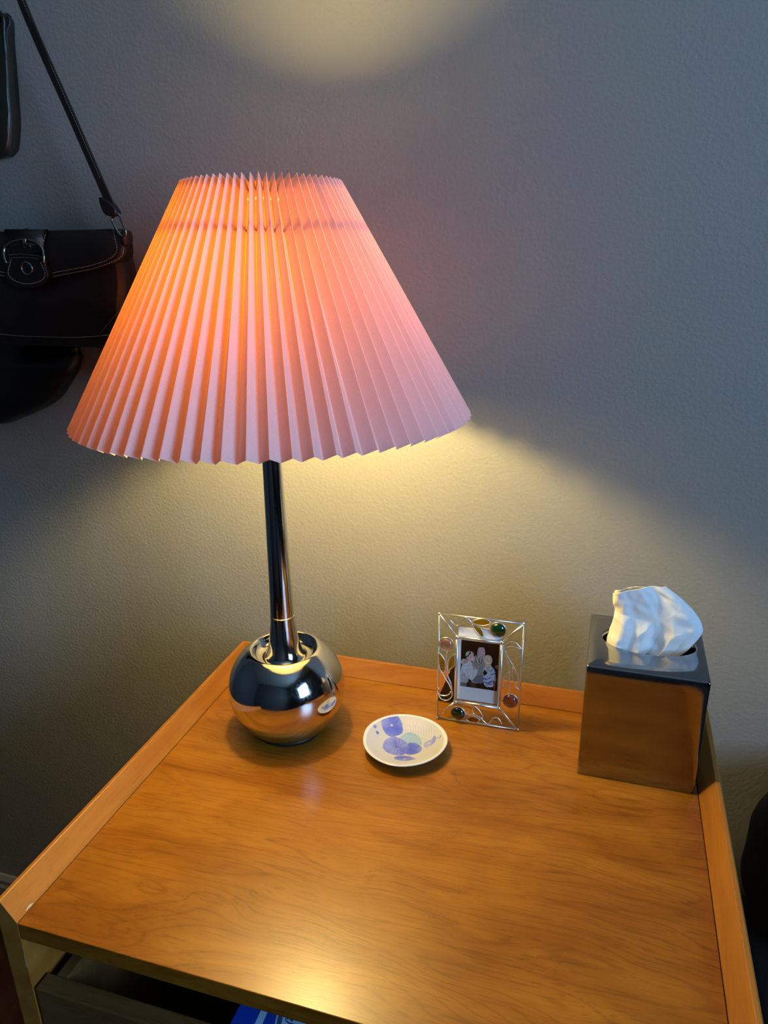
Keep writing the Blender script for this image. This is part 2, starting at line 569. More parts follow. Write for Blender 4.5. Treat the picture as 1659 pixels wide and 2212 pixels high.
# ------------------------------------------------------------------ table lamp
LX, LY = 0.1195, -0.128
lamp = thing('table_lamp', (LX, LY, Z0), 'chrome ball-based table lamp, lit, under a pleated paper shade glowing orange', 'lamp')
R, HB, zc = 0.0712, 0.0660, 0.0600
lathe('foot', [(0.0, 0.0), (0.040, 0.0), (0.042, 0.001), (0.043, 0.006), (0.040, 0.0075)], M['black_foot'], lamp)
prof = []
a0, a1 = -52, 53
for k in range(49):
    a = math.radians(a0 + (a1 - a0) * k / 48)
    prof.append((R * math.cos(a) ** 0.93, zc + HB * math.sin(a)))
zr = prof[-1][1]
prof += [(0.0415, zr + 0.0012), (0.0400, zr + 0.0012), (0.0388, zr + 0.0002), (0.0376, zr - 0.003), (0.0360, zr - 0.0062), (0.0335, zr - 0.0085), (0.030, zr - 0.0095), (0.026, zr - 0.0095)]
lathe('ball_base', prof, M['chrome'], lamp, 128)
zn = zr - 0.0096
NK = [(0.0272, zn + 0.0002), (0.0262, zn + 0.0016), (0.0238, zn + 0.0042), (0.0212, zn + 0.0088), (0.0190, zn + 0.0155), (0.0172, zn + 0.025), (0.0158, zn + 0.036), (0.0149, zn + 0.045), (0.0143, 0.1572)]
NK = [(p.x, p.y) for p in smooth_path([(a, b, 0) for a, b in NK], 5)]
lathe('neck', NK, M['chrome'], lamp)
lathe('seam_ring', [(0.0139, 0.1570), (0.0146, 0.1572), (0.0148, 0.1577), (0.0146, 0.1582), (0.0139, 0.1584)], M['brass_seam'], lamp)
lathe('pole', [(0.0141, 0.1580), (0.0132, 0.20), (0.0122, 0.26), (0.0112, 0.32), (0.0104, 0.37), (0.0098, 0.44), (0.0096, 0.448), (0.0, 0.448)], M['chrome'], lamp)
lathe('socket', [(0, 0.4481), (0.016, 0.4481), (0.017, 0.4520), (0.0165, 0.4850), (0, 0.4850)], M['nickel'], lamp)
lathe('light_bulb', [(0, 0.4852), (0.012, 0.4852), (0.0135, 0.4960), (0.02, 0.5060), (0.0265, 0.5160), (0.029, 0.5250), (0.0275, 0.5370), (0.021, 0.5490), (0.011, 0.5560), (0, 0.5580)], M['bulb'], lamp, 32)

# pleated shade: 70 folds, each pleat panel perpendicular to the cone
SX, SY, TX, TY = 0.1279 - LX, -0.1275 - LY, -0.0137, 0.0366
RB, ZB, RT, ZT = 0.2087, 0.4009, 0.0789, 0.6300
sl = Vector((RB - RT, ZB - ZT)).normalized()
inn = Vector((-abs(sl.y), -abs(sl.x)))
NP = 70
PAN = 0.0160
rows = [0, .004, .03, .0600, .0690, .11, .16, .22, .29, .36, .43, .5, .57, .64, .71, .78, .85, .91, .96, 1.0]
fr = [0.0, 0.035, 0.10, 0.25, 0.40, 0.455, 0.5, 0.545, 0.60, 0.75, 0.90, 0.965]
rng = random.Random(3)
jit = [rng.uniform(-1, 1) for _ in range(NP)]
jd = [rng.uniform(0.93, 1.05) for _ in range(NP + 1)]
jit2 = [rng.uniform(-1, 1) for _ in range(NP)]
def tri(f):
    wv = 1 - abs(1 - 2 * f)              # 0 at the outer fold, 1 at the inner fold
    r = 0.035
    if wv < r: wv = r / 2 + wv * wv / (2 * r)
    elif wv > 1 - r: wv = 1 - r / 2 - (1 - wv) ** 2 / (2 * r)
    return wv
V, F = [], []
nf = len(fr)
for s in rows:
    rr = RT + (RB - RT) * s
    zz = ZT + (ZB - ZT) * s
    half = math.pi * rr / NP
    dep = math.sqrt(max(1e-8, PAN ** 2 - half ** 2))
    for p in range(NP):
        for q, f in enumerate(fr):
            j0, j1 = jit[p], jit[(p + 1) % NP]
            ang = p + f + 0.07 * (j0 * (1 - f) + j1 * f) + 0.05 * jit2[p] * math.sin(math.pi * f) * (1 - s * .4)
            ang *= 2 * math.pi / NP
            d = dep * tri(f) * (jd[p] if q < nf else 1)
            r2 = rr + inn.x * d
            z2 = zz + inn.y * d
            x, y = r2 * math.cos(ang), r2 * math.sin(ang)
            V.append((SX + TX * (z2 - .5) + x, SY + TY * (z2 - .5) + y, z2 - x * TX - y * TY))
NA = NP * nf
for k in range(len(rows) - 1):
    for i in range(NA):
        if k == 3 and i % nf in (5, 6):
            continue                     # punched holes of the draw cord at the inner folds
        j = (i + 1) % NA
        F.append((k * NA + i, (k + 1) * NA + i, (k + 1) * NA + j, k * NA + j))
me = bpy.data.meshes.new('lampshade'); me.from_pydata(V, [], F); me.update()
shade = link('lampshade', me, M['shade'], lamp, True)
shade['label'] = 'pleated paper shade, lavender white outside, glowing orange in the folds'
def ring_at(s, off):
    rr = RT + (RB - RT) * s; zz = ZT + (ZB - ZT) * s
    half = math.pi * rr / NP
    d = math.sqrt(PAN ** 2 - half ** 2) * 1.08 + off
    r2, z2 = rr + inn.x * d, zz + inn.y * d
    out = []
    for i in range(72):
        a = 2 * math.pi * i / 72
        x, y = r2 * math.cos(a), r2 * math.sin(a)
        out.append(Vector((SX + TX * (z2 - .5) + x, SY + TY * (z2 - .5) + y, z2 - x * TX - y * TY)))
    return out
r1, r2_ = ring_at(0.035, 0.0016), ring_at(0.185, 0.0016)
tube('shade_ring', r1, 0.0019, M['wire'], shade, closed=True, up=Vector((0, 0, 1)))
tube('shade_ring', r2_, 0.0019, M['wire'], shade, closed=True, up=Vector((0, 0, 1)))
for k in (19, 43, 67):
    tube('shade_strut', [r1[k], r2_[k]], 0.0011, M['wire'], shade)
    tube('shade_strut', [r2_[k], Vector((0.010 * math.cos(2 * math.pi * k / 72), 0.010 * math.sin(2 * math.pi * k / 72), 0.4845))], 0.0011, M['wire'], shade)

# ------------------------------------------------------------------ tissue box
BXc, BYc, BS, BH = 0.5335, -0.0585, 0.0625, 0.1420
tb = thing('tissue_box_cover', (BXc, BYc, Z0), 'square polished metal tissue box cover standing in the right rear corner', 'tissue box')
bm = bmesh.new()
NO = 128
def sq(a, h, rad):
    # rounded square outline
    c, s = math.cos(a), math.sin(a)
    e = 60.0
    k = (abs(c) ** e + abs(s) ** e) ** (-1 / e)
    return (h * k * c, h * k * s)
OA, OB, OCX, OCY = 0.0500, 0.0285, 0.003, 0.008
AN = []
for q_ in range(4):
    for k_ in range(32):
        u_ = (k_ + .5) / 16 - 1                       # denser towards the corners
        AN.append(q_ * math.pi / 2 + math.copysign(1 - (1 - abs(u_)) ** 1.9, u_) * math.pi / 4)
levels = []
def ringv(fn, z):
    vs = [bm.verts.new((*fn(AN[i]), z)) for i in range(NO)]
    levels.append(vs)
ell = lambda k, da=0, db=0: (lambda a: (OCX + (OA + da) * k * math.cos(a), OCY + (OB + db) * k * math.sin(a)))
ringv(lambda a: sq(a, BS - 0.001, 0), 0.0)
ringv(lambda a: sq(a, BS - 0.0004, 0), 0.0006)
for q in range(1, 9):
    ringv(lambda a: sq(a, BS - 0.0003 * math.sin(math.pi * q / 9), 0), BH * q / 9)
ringv(lambda a: sq(a, BS, 0), BH - 0.0022)
ringv(lambda a: sq(a, BS - 0.0005, 0), BH - 0.0008)
ringv(lambda a: sq(a, BS - 0.0018, 0), BH)
def blend(tt):
    def fn(a):
        p = sq(a, BS - 0.0018, 0); q = ell(1, .0012, .0012)(a)
        return (p[0] * (1 - tt) + q[0] * tt, p[1] * (1 - tt) + q[1] * tt)
    return fn
ringv(blend(0.4), BH); ringv(blend(0.8), BH); ringv(blend(1.0), BH)
ringv(ell(1, .0004, .0004), BH - 0.0004)
ringv(ell(1), BH - 0.0014)
ringv(ell(1), BH - 0.0045)
ringv(ell(1, .0012, .0012), BH - 0.0045)
for A, B in zip(levels[:-1], levels[1:]):
    for i in range(NO):
        bm.faces.new((A[i], A[(i + 1) % NO], B[(i + 1) % NO], B[i]))
frombm('metal_shell', bm, M['chrome_box'], tb, True)
box('inner_carton', -0.054, 0.054, -0.054, 0.054, 0.0, 0.105, M['card'], tb)

# tissue: crumpled sheet rising out of the slot
tis = thing('tissue', (BXc, BYc, Z0 + BH), 'crumpled white paper tissue pulled up out of the metal box', 'tissue')
TL = [(0.4919, 0.1388), (0.4909, 0.1506), (0.4936, 0.1618), (0.4964, 0.1813), (0.4935, 0.1893), (0.4925, 0.2006)]
TT = [(0.4925, 0.2006), (0.4953, 0.2041), (0.5057, 0.2075), (0.5161, 0.2103), (0.5282, 0.2121), (0.5404, 0.2123), (0.5475, 0.2107)]
TR = [(0.5719, 0.1319), (0.5805, 0.1407), (0.5904, 0.1591), (0.591, 0.1685), (0.5853, 0.1801), (0.5754, 0.191), (0.5613, 0.2024), (0.5475, 0.2107)]
def arc(pts, n):
    L = [0]
    for a, b in zip(pts[:-1], pts[1:]):
        L.append(L[-1] + math.dist(a, b))
    out = []
    for i in range(n):
        s = L[-1] * i / (n - 1)
        k = 0
        while k < len(L) - 2 and L[k + 1] < s: k += 1
        f = (s - L[k]) / max(1e-9, L[k + 1] - L[k])
        out.append((pts[k][0] + (pts[k + 1][0] - pts[k][0]) * f, pts[k][1] + (pts[k + 1][1] - pts[k][1]) * f))
    return out
def sheet(name, seed, yoff, amp, shrink, NU=130, NV=110):
    rg = random.Random(seed)
    top = arc([(p.x, p.y) for p in smooth_path([(a, b, 0) for a, b in TT], 4)], NU)
    lef = arc([(p.x, p.y) for p in smooth_path([(a, b, 0) for a, b in TL], 4)], NV)
    rig = arc([(p.x, p.y) for p in smooth_path([(a, b, 0) for a, b in TR], 4)], NV)
    xb0, xb1, zb = lef[0][0], rig[0][0], 0.128
    sets = []
    for q in range(4):
        sg = 1 if q % 2 else -1
        pls = []
        for _ in range(7):
            an_ = rg.uniform(0, 2 * math.pi); m_ = rg.uniform(.3, 1.0)
            pls.append((m_ * math.cos(an_) * 1.25, m_ * math.sin(an_) * 0.75, rg.uniform(-.22, .10)))
        sets.append((sg, pls))
    V, F = [], []
    ph = rg.uniform(0, 1)
    for j in range(NV):
        v = j / (NV - 1)
        for i in range(NU):
            u = i / (NU - 1)
            # Coons patch
            bx = xb0 + (xb1 - xb0) * u; bz = zb
            x = (1 - v) * bx + v * top[i][0] + (1 - u) * lef[j][0] + u * rig[j][0] - ((1 - u) * (1 - v) * xb0 + u * (1 - v) * xb1 + (1 - u) * v * top[0][0] + u * v * top[-1][0])
            z = (1 - v) * bz + v * top[i][1] + (1 - u) * lef[j][1] + u * rig[j][1] - ((1 - u) * (1 - v) * lef[0][1] + u * (1 - v) * rig[0][1] + (1 - u) * v * top[0][1] + u * v * top[-1][1])
            cxm = 0.533
            x = cxm + (x - cxm) * shrink; z = 0.128 + (z - 0.128) * shrink
            # flat facets meeting in sharp creases, drawn together at the slot
            p = (u - .5, v - .45)
            y = 0.0
            for sg, pls in sets:
                y += sg * max(a_ * p[0] + b_ * p[1] + c_ for a_, b_, c_ in pls)
            y *= amp
            gt = (1 - v) ** 2
            y += 0.006 * gt * (abs(((u * 3.5 + ph) % 1.0) * 2 - 1) - .5)
            y += 0.0014 * noise.noise(Vector((u * 9, v * 8, seed)))
            y -= 0.004 * v * v                      # the top bows towards the viewer
            y += 0.018 * (max(0, u - .8) / .2) ** 2 * .6 + 0.010 * (max(0, .15 - u) / .15) ** 2
            V.append((x - BXc, yoff + y - BYc, z - BH))
    for j in range(NV - 1):
        for i in range(NU - 1):
            F.append((j * NU + i, j * NU + i + 1, (j + 1) * NU + i + 1, (j + 1) * NU + i))
    me = bpy.data.meshes.new(name); me.from_pydata(V, [], F); me.update()
    o = link(name, me, M['tissue'], tis, True)
    sd = o.modifiers.new('thickness', 'SOLIDIFY'); sd.thickness = 0.0003
    return o
sheet('tissue_ply', 5, -0.056, 0.022, 1.0)
sheet('tissue_ply', 11, -0.040, 0.018, 0.955)

# ------------------------------------------------------------------ glass and wire photo frame
FW, FH = 0.104, 0.147
pf = thing('photo_frame', (0.2935, -0.0615, Z0 + 0.0011), 'small silver wire photo frame with vine curls and round glass gems', 'photo frame', rotz=math.radians(1.2))
pf.rotation_euler = (math.radians(-2.2), 0, math.radians(1.2))
mm = 0.001
def P3(p, y=0.0): return Vector((p[0] * mm, y, p[1] * mm))
def wire(name, pts, r, y=0.0, sub=6, closed=False, mat='silver'):
    return tube(name, smooth_path([P3(p, y) for p in pts], sub, closed) if sub > 1 else [P3(p, y) for p in pts], r, M[mat], pf, n=8, closed=closed)
OC = [(1, 146), (103, 146), (103, 1), (1, 1)]
for a, b in zip(OC, OC[1:] + OC[:1]):
    tube('outer_bar', [P3(a), P3(b)], 0.0011, M['silver'], pf, n=8)
IN = [(24.4, 119.6), (78.6, 119.6), (78.6, 30.2), (24.4, 30.2)]
for a, b in zip(IN, IN[1:] + IN[:1]):
    tube('inner_bar', [P3(a, -.004), P3(b, -.004)], 0.0020, M['silver'], pf, n=10, ry=0.0020)
for a, b in zip(OC, IN):
    tube('corner_strut', [P3(a), P3(b, -.004)], 0.0013, M['silver'], pf, n=8)
ORN = {'curlT': [(15.26, 139.55), (17.94, 136.13), (22.27, 133.46), (25.58, 134.45), (27.93, 138.15), (30.64, 142.85), (33.84, 146)], 'stemT': [(33.85, 145.72), (37.72, 142.99), (41.2, 139.72), (46.31, 136.72), (53.87, 134.11), (63.76, 133.59)], 'l1a': [(41.18, 140.19), (45.97, 144.06), (54.11, 146.63), (60.76, 145.1), (64.6, 141.92)], 'l1b': [(41.18, 140.19), (47.09, 137.79), (54.54, 137.43), (61.02, 139.48), (64.6, 141.92)], 'l2a': [(41.72, 137.43), (44.93, 130.82), (50.16, 125.01), (55.44, 121.59)], 'l2b': [(41.72, 137.43), (48.84, 135.69), (53.14, 132.11), (55.22, 126.28), (55.44, 121.59)], 'stemL': [(11.7, 96.31), (11.39, 90.01), (11.9, 82.4), (12.87, 70.04), (12.62, 66.14), (14.61, 59.74), (17.89, 52.62), (19.33, 43.23)], 'stemL2': [(7.14, 65.18), (10.39, 59), (14.95, 52.09), (19.16, 43.2)], 'l3a': [(0.75, 94.01), (4.72, 90.82), (9.28, 83.88), (10.47, 76.37), (9.5, 69.46), (7.14, 65.18)], 'l3b': [(0.75, 94.01), (1.76, 80.67), (3.46, 71.3), (7.14, 65.18)], 'l4a': [(21.52, 94.11), (15.84, 88.84), (13.62, 81.73), (13.29, 70.12)], 'l4b': [(21.52, 94.11), (21.97, 84.11), (20.18, 77.08), (13.29, 70.12)], 'curlL1': [(2.53, 44.04), (0.62, 38.84), (2.93, 34.9), (9.79, 34.23), (14.79, 36.61), (18.13, 41.57)], 'curlL2': [(2.49, 35.31), (4.86, 29.92), (10.94, 27.66), (15.93, 30.05), (19.5, 35.54), (19.79, 42.35)], 'curlR1': [(82.45, 109.01), (83.4, 114.81), (88.02, 119.79), (93.65, 120.23), (98.24, 116.77), (101.67, 112.2)], 'curlR2': [(82.89, 108.42), (85.16, 111.81), (89.91, 114), (94.76, 113.86), (98.42, 112.87), (100.28, 107.76), (100.88, 103.64)], 'stemR': [(82.48, 108.54), (83.64, 101.21), (86.45, 93.22), (88.81, 86.1), (89.66, 76.83), (90.11, 67.49), (90.67, 50.6)], 'stemR2': [(82.92, 107.68), (87.43, 98.09), (92.69, 89.59), (97.14, 80.97), (99.9, 73.94), (100.74, 64.69), (102.46, 57.48)], 'l5a': [(88.68, 80.42), (83.71, 73.89), (81.56, 67.84), (81.67, 56.99)], 'l5b': [(88.68, 80.42), (89.08, 72.02), (87.02, 64.1), (81.67, 56.99)], 'l6a': [(93.23, 86.86), (92.47, 77.32), (94.52, 68.28), (98.13, 60.46), (102.46, 57.48)], 'l6b': [(93.23, 86.86), (97.14, 80.97), (99.9, 73.94), (100.74, 64.69), (102.46, 57.48)], 'stemB': [(36.06, 14.56), (42.05, 11.87), (48.67, 13.15), (57.14, 10.01), (59.78, 6.69), (65.33, 3), (68.88, 6.57), (71.92, 11.94), (76.76, 13.83), (80.58, 10.78), (83.28, 5.6)], 'l7a': [(47.21, 26.78), (45.93, 18.38), (48.67, 13.15)], 'l7b': [(47.21, 26.78), (53.28, 21.71), (57.7, 15.86), (58.8, 9.85)], 'l8a': [(37.75, 5.07), (42.18, 9.01), (48.78, 10.78), (56.01, 7.39)], 'l8b': [(37.75, 5.07), (44.19, 1.71), (50.85, 2.06), (56.01, 7.39)]}
for k, pts in ORN.items():
    leaf = k[0] == 'l'
    wire('leaf_wire' if leaf else ('vine_curl' if k.startswith('curl') else 'vine_stem'), pts, 0.00075 if leaf else 0.0009, -.001)
def leaf_pane(a, b, mat):
    A = smooth_path([P3(p, -.001) for p in ORN[a]], 5); B = smooth_path([P3(p, -.001) for p in ORN[b]], 5)
    n_ = min(len(A), len(B))
    ra = [A[round(i * (len(A) - 1) / (n_ - 1))] for i in range(n_)]; rb = [B[round(i * (len(B) - 1) / (n_ - 1))] for i in range(n_)]
    V = ra + rb
    F = [(i, i + 1, n_ + i + 1, n_ + i) for i in range(n_ - 1)]
    o = mesh('leaf_pane', V, F, M[mat], pf)
    sd = o.modifiers.new('thickness', 'SOLIDIFY'); sd.thickness = 0.0008; sd.offset = 0
for a, b, mt in (('l1a', 'l1b', 'leaf_glass'), ('l2a', 'l2b', 'leaf_glass'), ('l3a', 'l3b', 'leaf_glass'), ('l4a', 'l4b', 'leaf_glass'), ('l8a', 'l8b', 'leaf_amber')):
    leaf_pane(a, b, mt)
GEM = [(73.12, 134.31), (11.23, 106.81), (92.21, 40.5), (27.75, 12)]
GR = [9.64, 9.18, 9.62, 9.52]
for (gx, gz), gr, mt, lb in zip(GEM, GR, ('gem_green', 'gem_rose', 'gem_amber', 'gem_olive'), ('round bottle-green glass gem', 'round rose-brown glass gem', 'round amber-brown glass gem', 'round dark olive glass gem')):
    r_ = (gr - 0.6) * mm
    prof = [(r_ * math.cos(a), 0.0052 * math.sin(a)) for a in [math.pi / 2 * k / 12 for k in range(13)]]
    prof = [(0.0, -0.0006), (r_ * .96, -0.0006)] + prof[:-1] + [(0.0, 0.0052)]
    g = lathe('glass_gem', prof, M[mt], pf, 40)
    g.rotation_euler = (math.pi / 2, 0, 0)
    g.location = (gx * mm, -0.0012, gz * mm)
    g['label'] = lb
    rp = [Vector((r_ * 1.03 * math.cos(2 * math.pi * i / 40), r_ * 1.03 * math.sin(2 * math.pi * i / 40), 0.0)) for i in range(40)]
    tube('gem_rim', rp, 0.00085, M['silver'], g, closed=True, up=Vector((0, 0, 1)))
bm = bmesh.new()
for p, r_ in [((1, 146), 1.9), ((103, 146), 1.9), ((103, 1), 1.9), ((1, 1), 1.9)]:
    bmesh.ops.create_icosphere(bm, subdivisions=2, radius=r_ * mm, matrix=Matrix.Translation(P3(p)))
for p in IN:
    bmesh.ops.create_icosphere(bm, subdivisions=2, radius=2.9 * mm, matrix=Matrix.Translation(P3(p, -.004)))
so = frombm('solder_bead', bm, M['silver'], pf, True)
tag(so, kind='stuff')
box('glass_pane', 24.8 * mm, 78.2 * mm, -0.0036, -0.0026, 30.6 * mm, 119.2 * mm, M['pane'], pf)
# easel back
bm = bmesh.new()
bm_box(bm, .0245, .0785, 0.0016, 0.0030, .0300, .1195)
frombm('back_board', bm, M['easel'], pf)
mesh('easel_leg', [(-.008, .040, .0), (.014, .040, .0), (.046, .0032, .100), (.028, .0032, .100), (-.008, .0415, .0), (.014, .0415, .0), (.046, .0048, .100), (.028, .0048, .100)],
     [(0, 1, 2, 3), (4, 5, 6, 7), (0, 1, 5, 4), (1, 2, 6, 5), (2, 3, 7, 6), (3, 0, 4, 7)], M['easel'], pf)

# instant photograph slipped into the frame
ph = thing('instant_photograph', (0, 0, 0), 'instant photo of three laughing blond people in the silver frame', 'photograph')
ph.location = pf.location; ph.rotation_euler = pf.rotation_euler
cx0, cx1, cz0, cz1 = 25.2, 78.2, 32.0, 131.6
pts = []
for (qx, qz, a0_) in ((cx1 - 2, cz0 + 2, -90), (cx1 - 2, cz1 - 2, 0), (cx0 + 2, cz1 - 2, 90), (cx0 + 2, cz0 + 2, 180)):
    for k in range(5):
        a = math.radians(a0_ + 90 * k / 4)
        pts.append((qx + 2 * math.cos(a), qz + 2 * math.sin(a)))
n = len(pts)
V = [(x * mm, 0.0006, z * mm) for x, z in pts] + [(x * mm, -0.0002, z * mm) for x, z in pts]
mesh('photo_card', V, [tuple(range(n)), tuple(range(n, 2 * n))] + [(i, (i + 1) % n, n + (i + 1) % n, n + i) for i in range(n)], M['card'], ph)
PIC = [((.62,.60,.58), [(0.45, 0.15), (0.51, 0.11), (0.59, 0.11), (0.63, 0.16), (0.64, 0.27), (0.61, 0.37), (0.61, 0.46), (0.55, 0.41), (0.51, 0.45), (0.45, 0.45), (0.43, 0.39), (0.43, 0.29)]),
       ((.55,.53,.52), [(0.31, 0.44), (0.4, 0.29), (0.48, 0.39), (0.61, 0.38), (0.66, 0.5), (0.63, 0.64), (0.62, 0.85), (0.47, 0.89), (0.3, 0.87), (0.33, 0.68)]),
       ((.66,.64,.60), [(0.45, 0.31), (0.5, 0.3), (0.54, 0.33), (0.61, 0.3), (0.63, 0.35), (0.61, 0.41), (0.57, 0.44), (0.53, 0.42), (0.48, 0.44), (0.43, 0.45), (0.42, 0.39)]),
       ((.28,.24,.22), [(0.47, 0.34), (0.5, 0.34), (0.51, 0.45), (0.49, 0.45)]),
       ((.28,.24,.22), [(0.56, 0.34), (0.58, 0.33), (0.57, 0.45), (0.54, 0.46)]),
       ((.30,.27,.25), [(0.41, 0.41), (0.43, 0.41), (0.44, 0.46), (0.42, 0.46)]),
       ((.80,.62,.60), [(0.48, 0.17), (0.52, 0.13), (0.59, 0.13), (0.62, 0.17), (0.62, 0.24), (0.58, 0.29), (0.52, 0.29), (0.49, 0.24)]),
       ((.35,.08,.10), [(0.53, 0.23), (0.6, 0.24), (0.59, 0.26), (0.55, 0.26)]),
       ((.9,.88,.86), [(0.53, 0.23), (0.6, 0.24), (0.59, 0.25), (0.54, 0.24)]),
       ((.25,.18,.17), [(0.52, 0.18), (0.55, 0.17), (0.55, 0.18), (0.53, 0.18)]),
       ((.25,.18,.17), [(0.58, 0.18), (0.6, 0.18), (0.6, 0.19), (0.58, 0.19)]),
       ((.74,.77,.79), [(0.05, 0.52), (0.16, 0.45), (0.2, 0.42), (0.28, 0.44), (0.32, 0.52), (0.34, 0.6), (0.37, 0.6), (0.45, 0.58), (0.45, 0.66), (0.38, 0.8), (0.3, 0.84), (0.22, 0.82), (0.19, 0.9), (0, 0.92), (0, 0.78), (0.02, 0.6)]),
       ((.63,.66,.69), [(0.17, 0.62), (0.18, 0.62), (0.25, 0.82), (0.22, 0.83)]),
       ((.66,.64,.66), [(0, 0.78), (0.07, 0.69), (0.17, 0.76), (0.21, 0.83), (0.17, 0.91), (0, 0.92)]),
       ((.35,.37,.42), [(0, 0.92), (0.18, 0.91), (0.17, 1), (0, 1)]),
       ((.66,.66,.63), [(0.01, 0.44), (0.07, 0.4), (0.16, 0.41), (0.17, 0.48), (0.05, 0.52), (0.01, 0.5)]),
       ((.72,.55,.52), [(0.08, 0.44), (0.14, 0.42), (0.16, 0.46), (0.13, 0.5), (0.08, 0.48)]),
       ((.70,.69,.65), [(0.13, 0.27), (0.19, 0.23), (0.3, 0.23), (0.34, 0.28), (0.32, 0.33), (0.23, 0.34), (0.2, 0.42), (0.14, 0.37)]),
       ((.13,.13,.13), [(0.23, 0.24), (0.26, 0.23), (0.25, 0.29), (0.19, 0.34), (0.13, 0.37), (0.13, 0.35), (0.2, 0.3)]),
       ((.82,.66,.63), [(0.2, 0.34), (0.25, 0.28), (0.32, 0.26), (0.35, 0.32), (0.37, 0.38), (0.34, 0.43), (0.28, 0.43), (0.21, 0.41)]),
       ((.2,.14,.14), [(0.26, 0.33), (0.28, 0.33), (0.27, 0.35), (0.26, 0.35)]),
       ((.2,.14,.14), [(0.32, 0.32), (0.35, 0.31), (0.35, 0.32), (0.33, 0.33)]),
       ((.92,.86,.85), [(0.29, 0.38), (0.35, 0.38), (0.34, 0.39), (0.3, 0.39)]),
       ((.78,.58,.55), [(0.3, 0.52), (0.33, 0.51), (0.4, 0.56), (0.41, 0.59), (0.37, 0.6), (0.34, 0.56)]),
       ((.38,.42,.46), [(0.44, 0.73), (0.6, 0.7), (0.64, 0.84), (0.46, 0.89), (0.34, 0.84)]),
       ((.20,.18,.16), [(0.25, 0.89), (0.44, 0.89), (0.43, 0.99), (0.29, 0.99)]),
       ((.74,.70,.62), [(0.63, 0.3), (0.7, 0.26), (0.79, 0.27), (0.83, 0.33), (0.83, 0.4), (0.8, 0.46), (0.84, 0.5), (0.76, 0.56), (0.71, 0.64), (0.67, 0.54), (0.63, 0.41)]),
       ((.84,.70,.60), [(0.64, 0.35), (0.69, 0.31), (0.78, 0.33), (0.81, 0.37), (0.78, 0.44), (0.73, 0.47), (0.67, 0.45), (0.64, 0.41)]),
       ((.2,.14,.12), [(0.68, 0.35), (0.7, 0.35), (0.7, 0.36), (0.68, 0.36)]),
       ((.2,.14,.12), [(0.74, 0.37), (0.77, 0.37), (0.77, 0.38), (0.75, 0.38)]),
       ((.95,.88,.84), [(0.68, 0.41), (0.75, 0.42), (0.74, 0.44), (0.69, 0.43)]),
       ((.66,.72,.80), [(0.62, 0.54), (0.69, 0.5), (0.7, 0.56), (0.76, 0.57), (0.8, 0.5), (0.87, 0.52), (0.92, 0.58), (0.96, 0.78), (0.88, 0.79), (0.89, 0.91), (0.75, 0.94), (0.67, 0.92), (0.62, 0.84), (0.62, 0.71), (0.6, 0.64)]),
       ((.10,.11,.12), [(0.61, 0.63), (0.65, 0.58), (0.69, 0.61), (0.72, 0.65), (0.67, 0.69), (0.64, 0.71), (0.61, 0.66)]),
       ((.38,.44,.56), [(0.62, 0.75), (0.71, 0.76), (0.82, 0.71), (0.8, 0.75), (0.67, 0.8), (0.62, 0.79)]),
       ((.36,.42,.56), [(0.63, 0.83), (0.73, 0.84), (0.84, 0.79), (0.88, 0.81), (0.76, 0.87), (0.65, 0.86)]),
       ((.40,.46,.58), [(0.79, 0.66), (0.91, 0.62), (0.92, 0.64), (0.81, 0.69)]),
       ((.42,.48,.60), [(0.69, 0.9), (0.85, 0.85), (0.88, 0.87), (0.73, 0.91)]),
       ((.45,.50,.60), [(0.79, 0.57), (0.85, 0.55), (0.86, 0.58), (0.8, 0.6)]),
       ((.52,.38,.33), [(0.89, 0.79), (0.95, 0.79), (0.94, 0.98), (0.91, 0.97)]),
       ((.62,.50,.38), [(0.91, 0.47), (0.97, 0.44), (1.01, 0.46), (0.99, 0.52), (0.93, 0.51)]),
       ((.68,.64,.54), [(0.67, 0.48), (0.7, 0.49), (0.76, 0.56), (0.72, 0.64), (0.7, 0.6)])]
NX, NY = 104, 140
ix0, ix1, iz0, iz1 = 29.2, 75.2, 51.0, 115.0
V, F, C = [], [], []
for j in range(NY + 1):
    for i in range(NX + 1):
        V.append(((ix0 + (ix1 - ix0) * i / NX) * mm, -0.0004, (iz1 - (iz1 - iz0) * j / NY) * mm))
base = (0.055, 0.055, 0.058)
shapes = []
for cs, poly in PIC:
    pp = [(p.x, p.y) for p in smooth_path([(a, b, 0) for a, b in poly], 4, True)] if len(poly) > 4 else poly
    xs = [p[0] for p in pp]; ys = [p[1] for p in pp]
    shapes.append((cs, pp, min(xs), max(xs), min(ys), max(ys)))
for j in range(NY):
    for i in range(NX):
        F.append((j * (NX + 1) + i, j * (NX + 1) + i + 1, (j + 1) * (NX + 1) + i + 1, (j + 1) * (NX + 1) + i))
        u, v = (i + .5) / NX, (j + .5) / NY
        c = base
        for cs, pp, a, b, c0, d in shapes:
            if a <= u <= b and c0 <= v <= d and inside((u, v), pp):
                c = cs
        k = 1.0 + 0.13 * noise.noise(Vector((u * 22, v * 30, 1.0)))
        C.append(srgb(*[min(1, max(0, x * k * 1.12)) for x in c]))
me = bpy.data.meshes.new('photo_print'); me.from_pydata(V, [], F); me.update()
ca = me.color_attributes.new('print', 'FLOAT_COLOR', 'CORNER')
ca.data.foreach_set('color', [x for c in C for _ in range(4) for x in c])
link('photo_print', me, M['print'], ph)

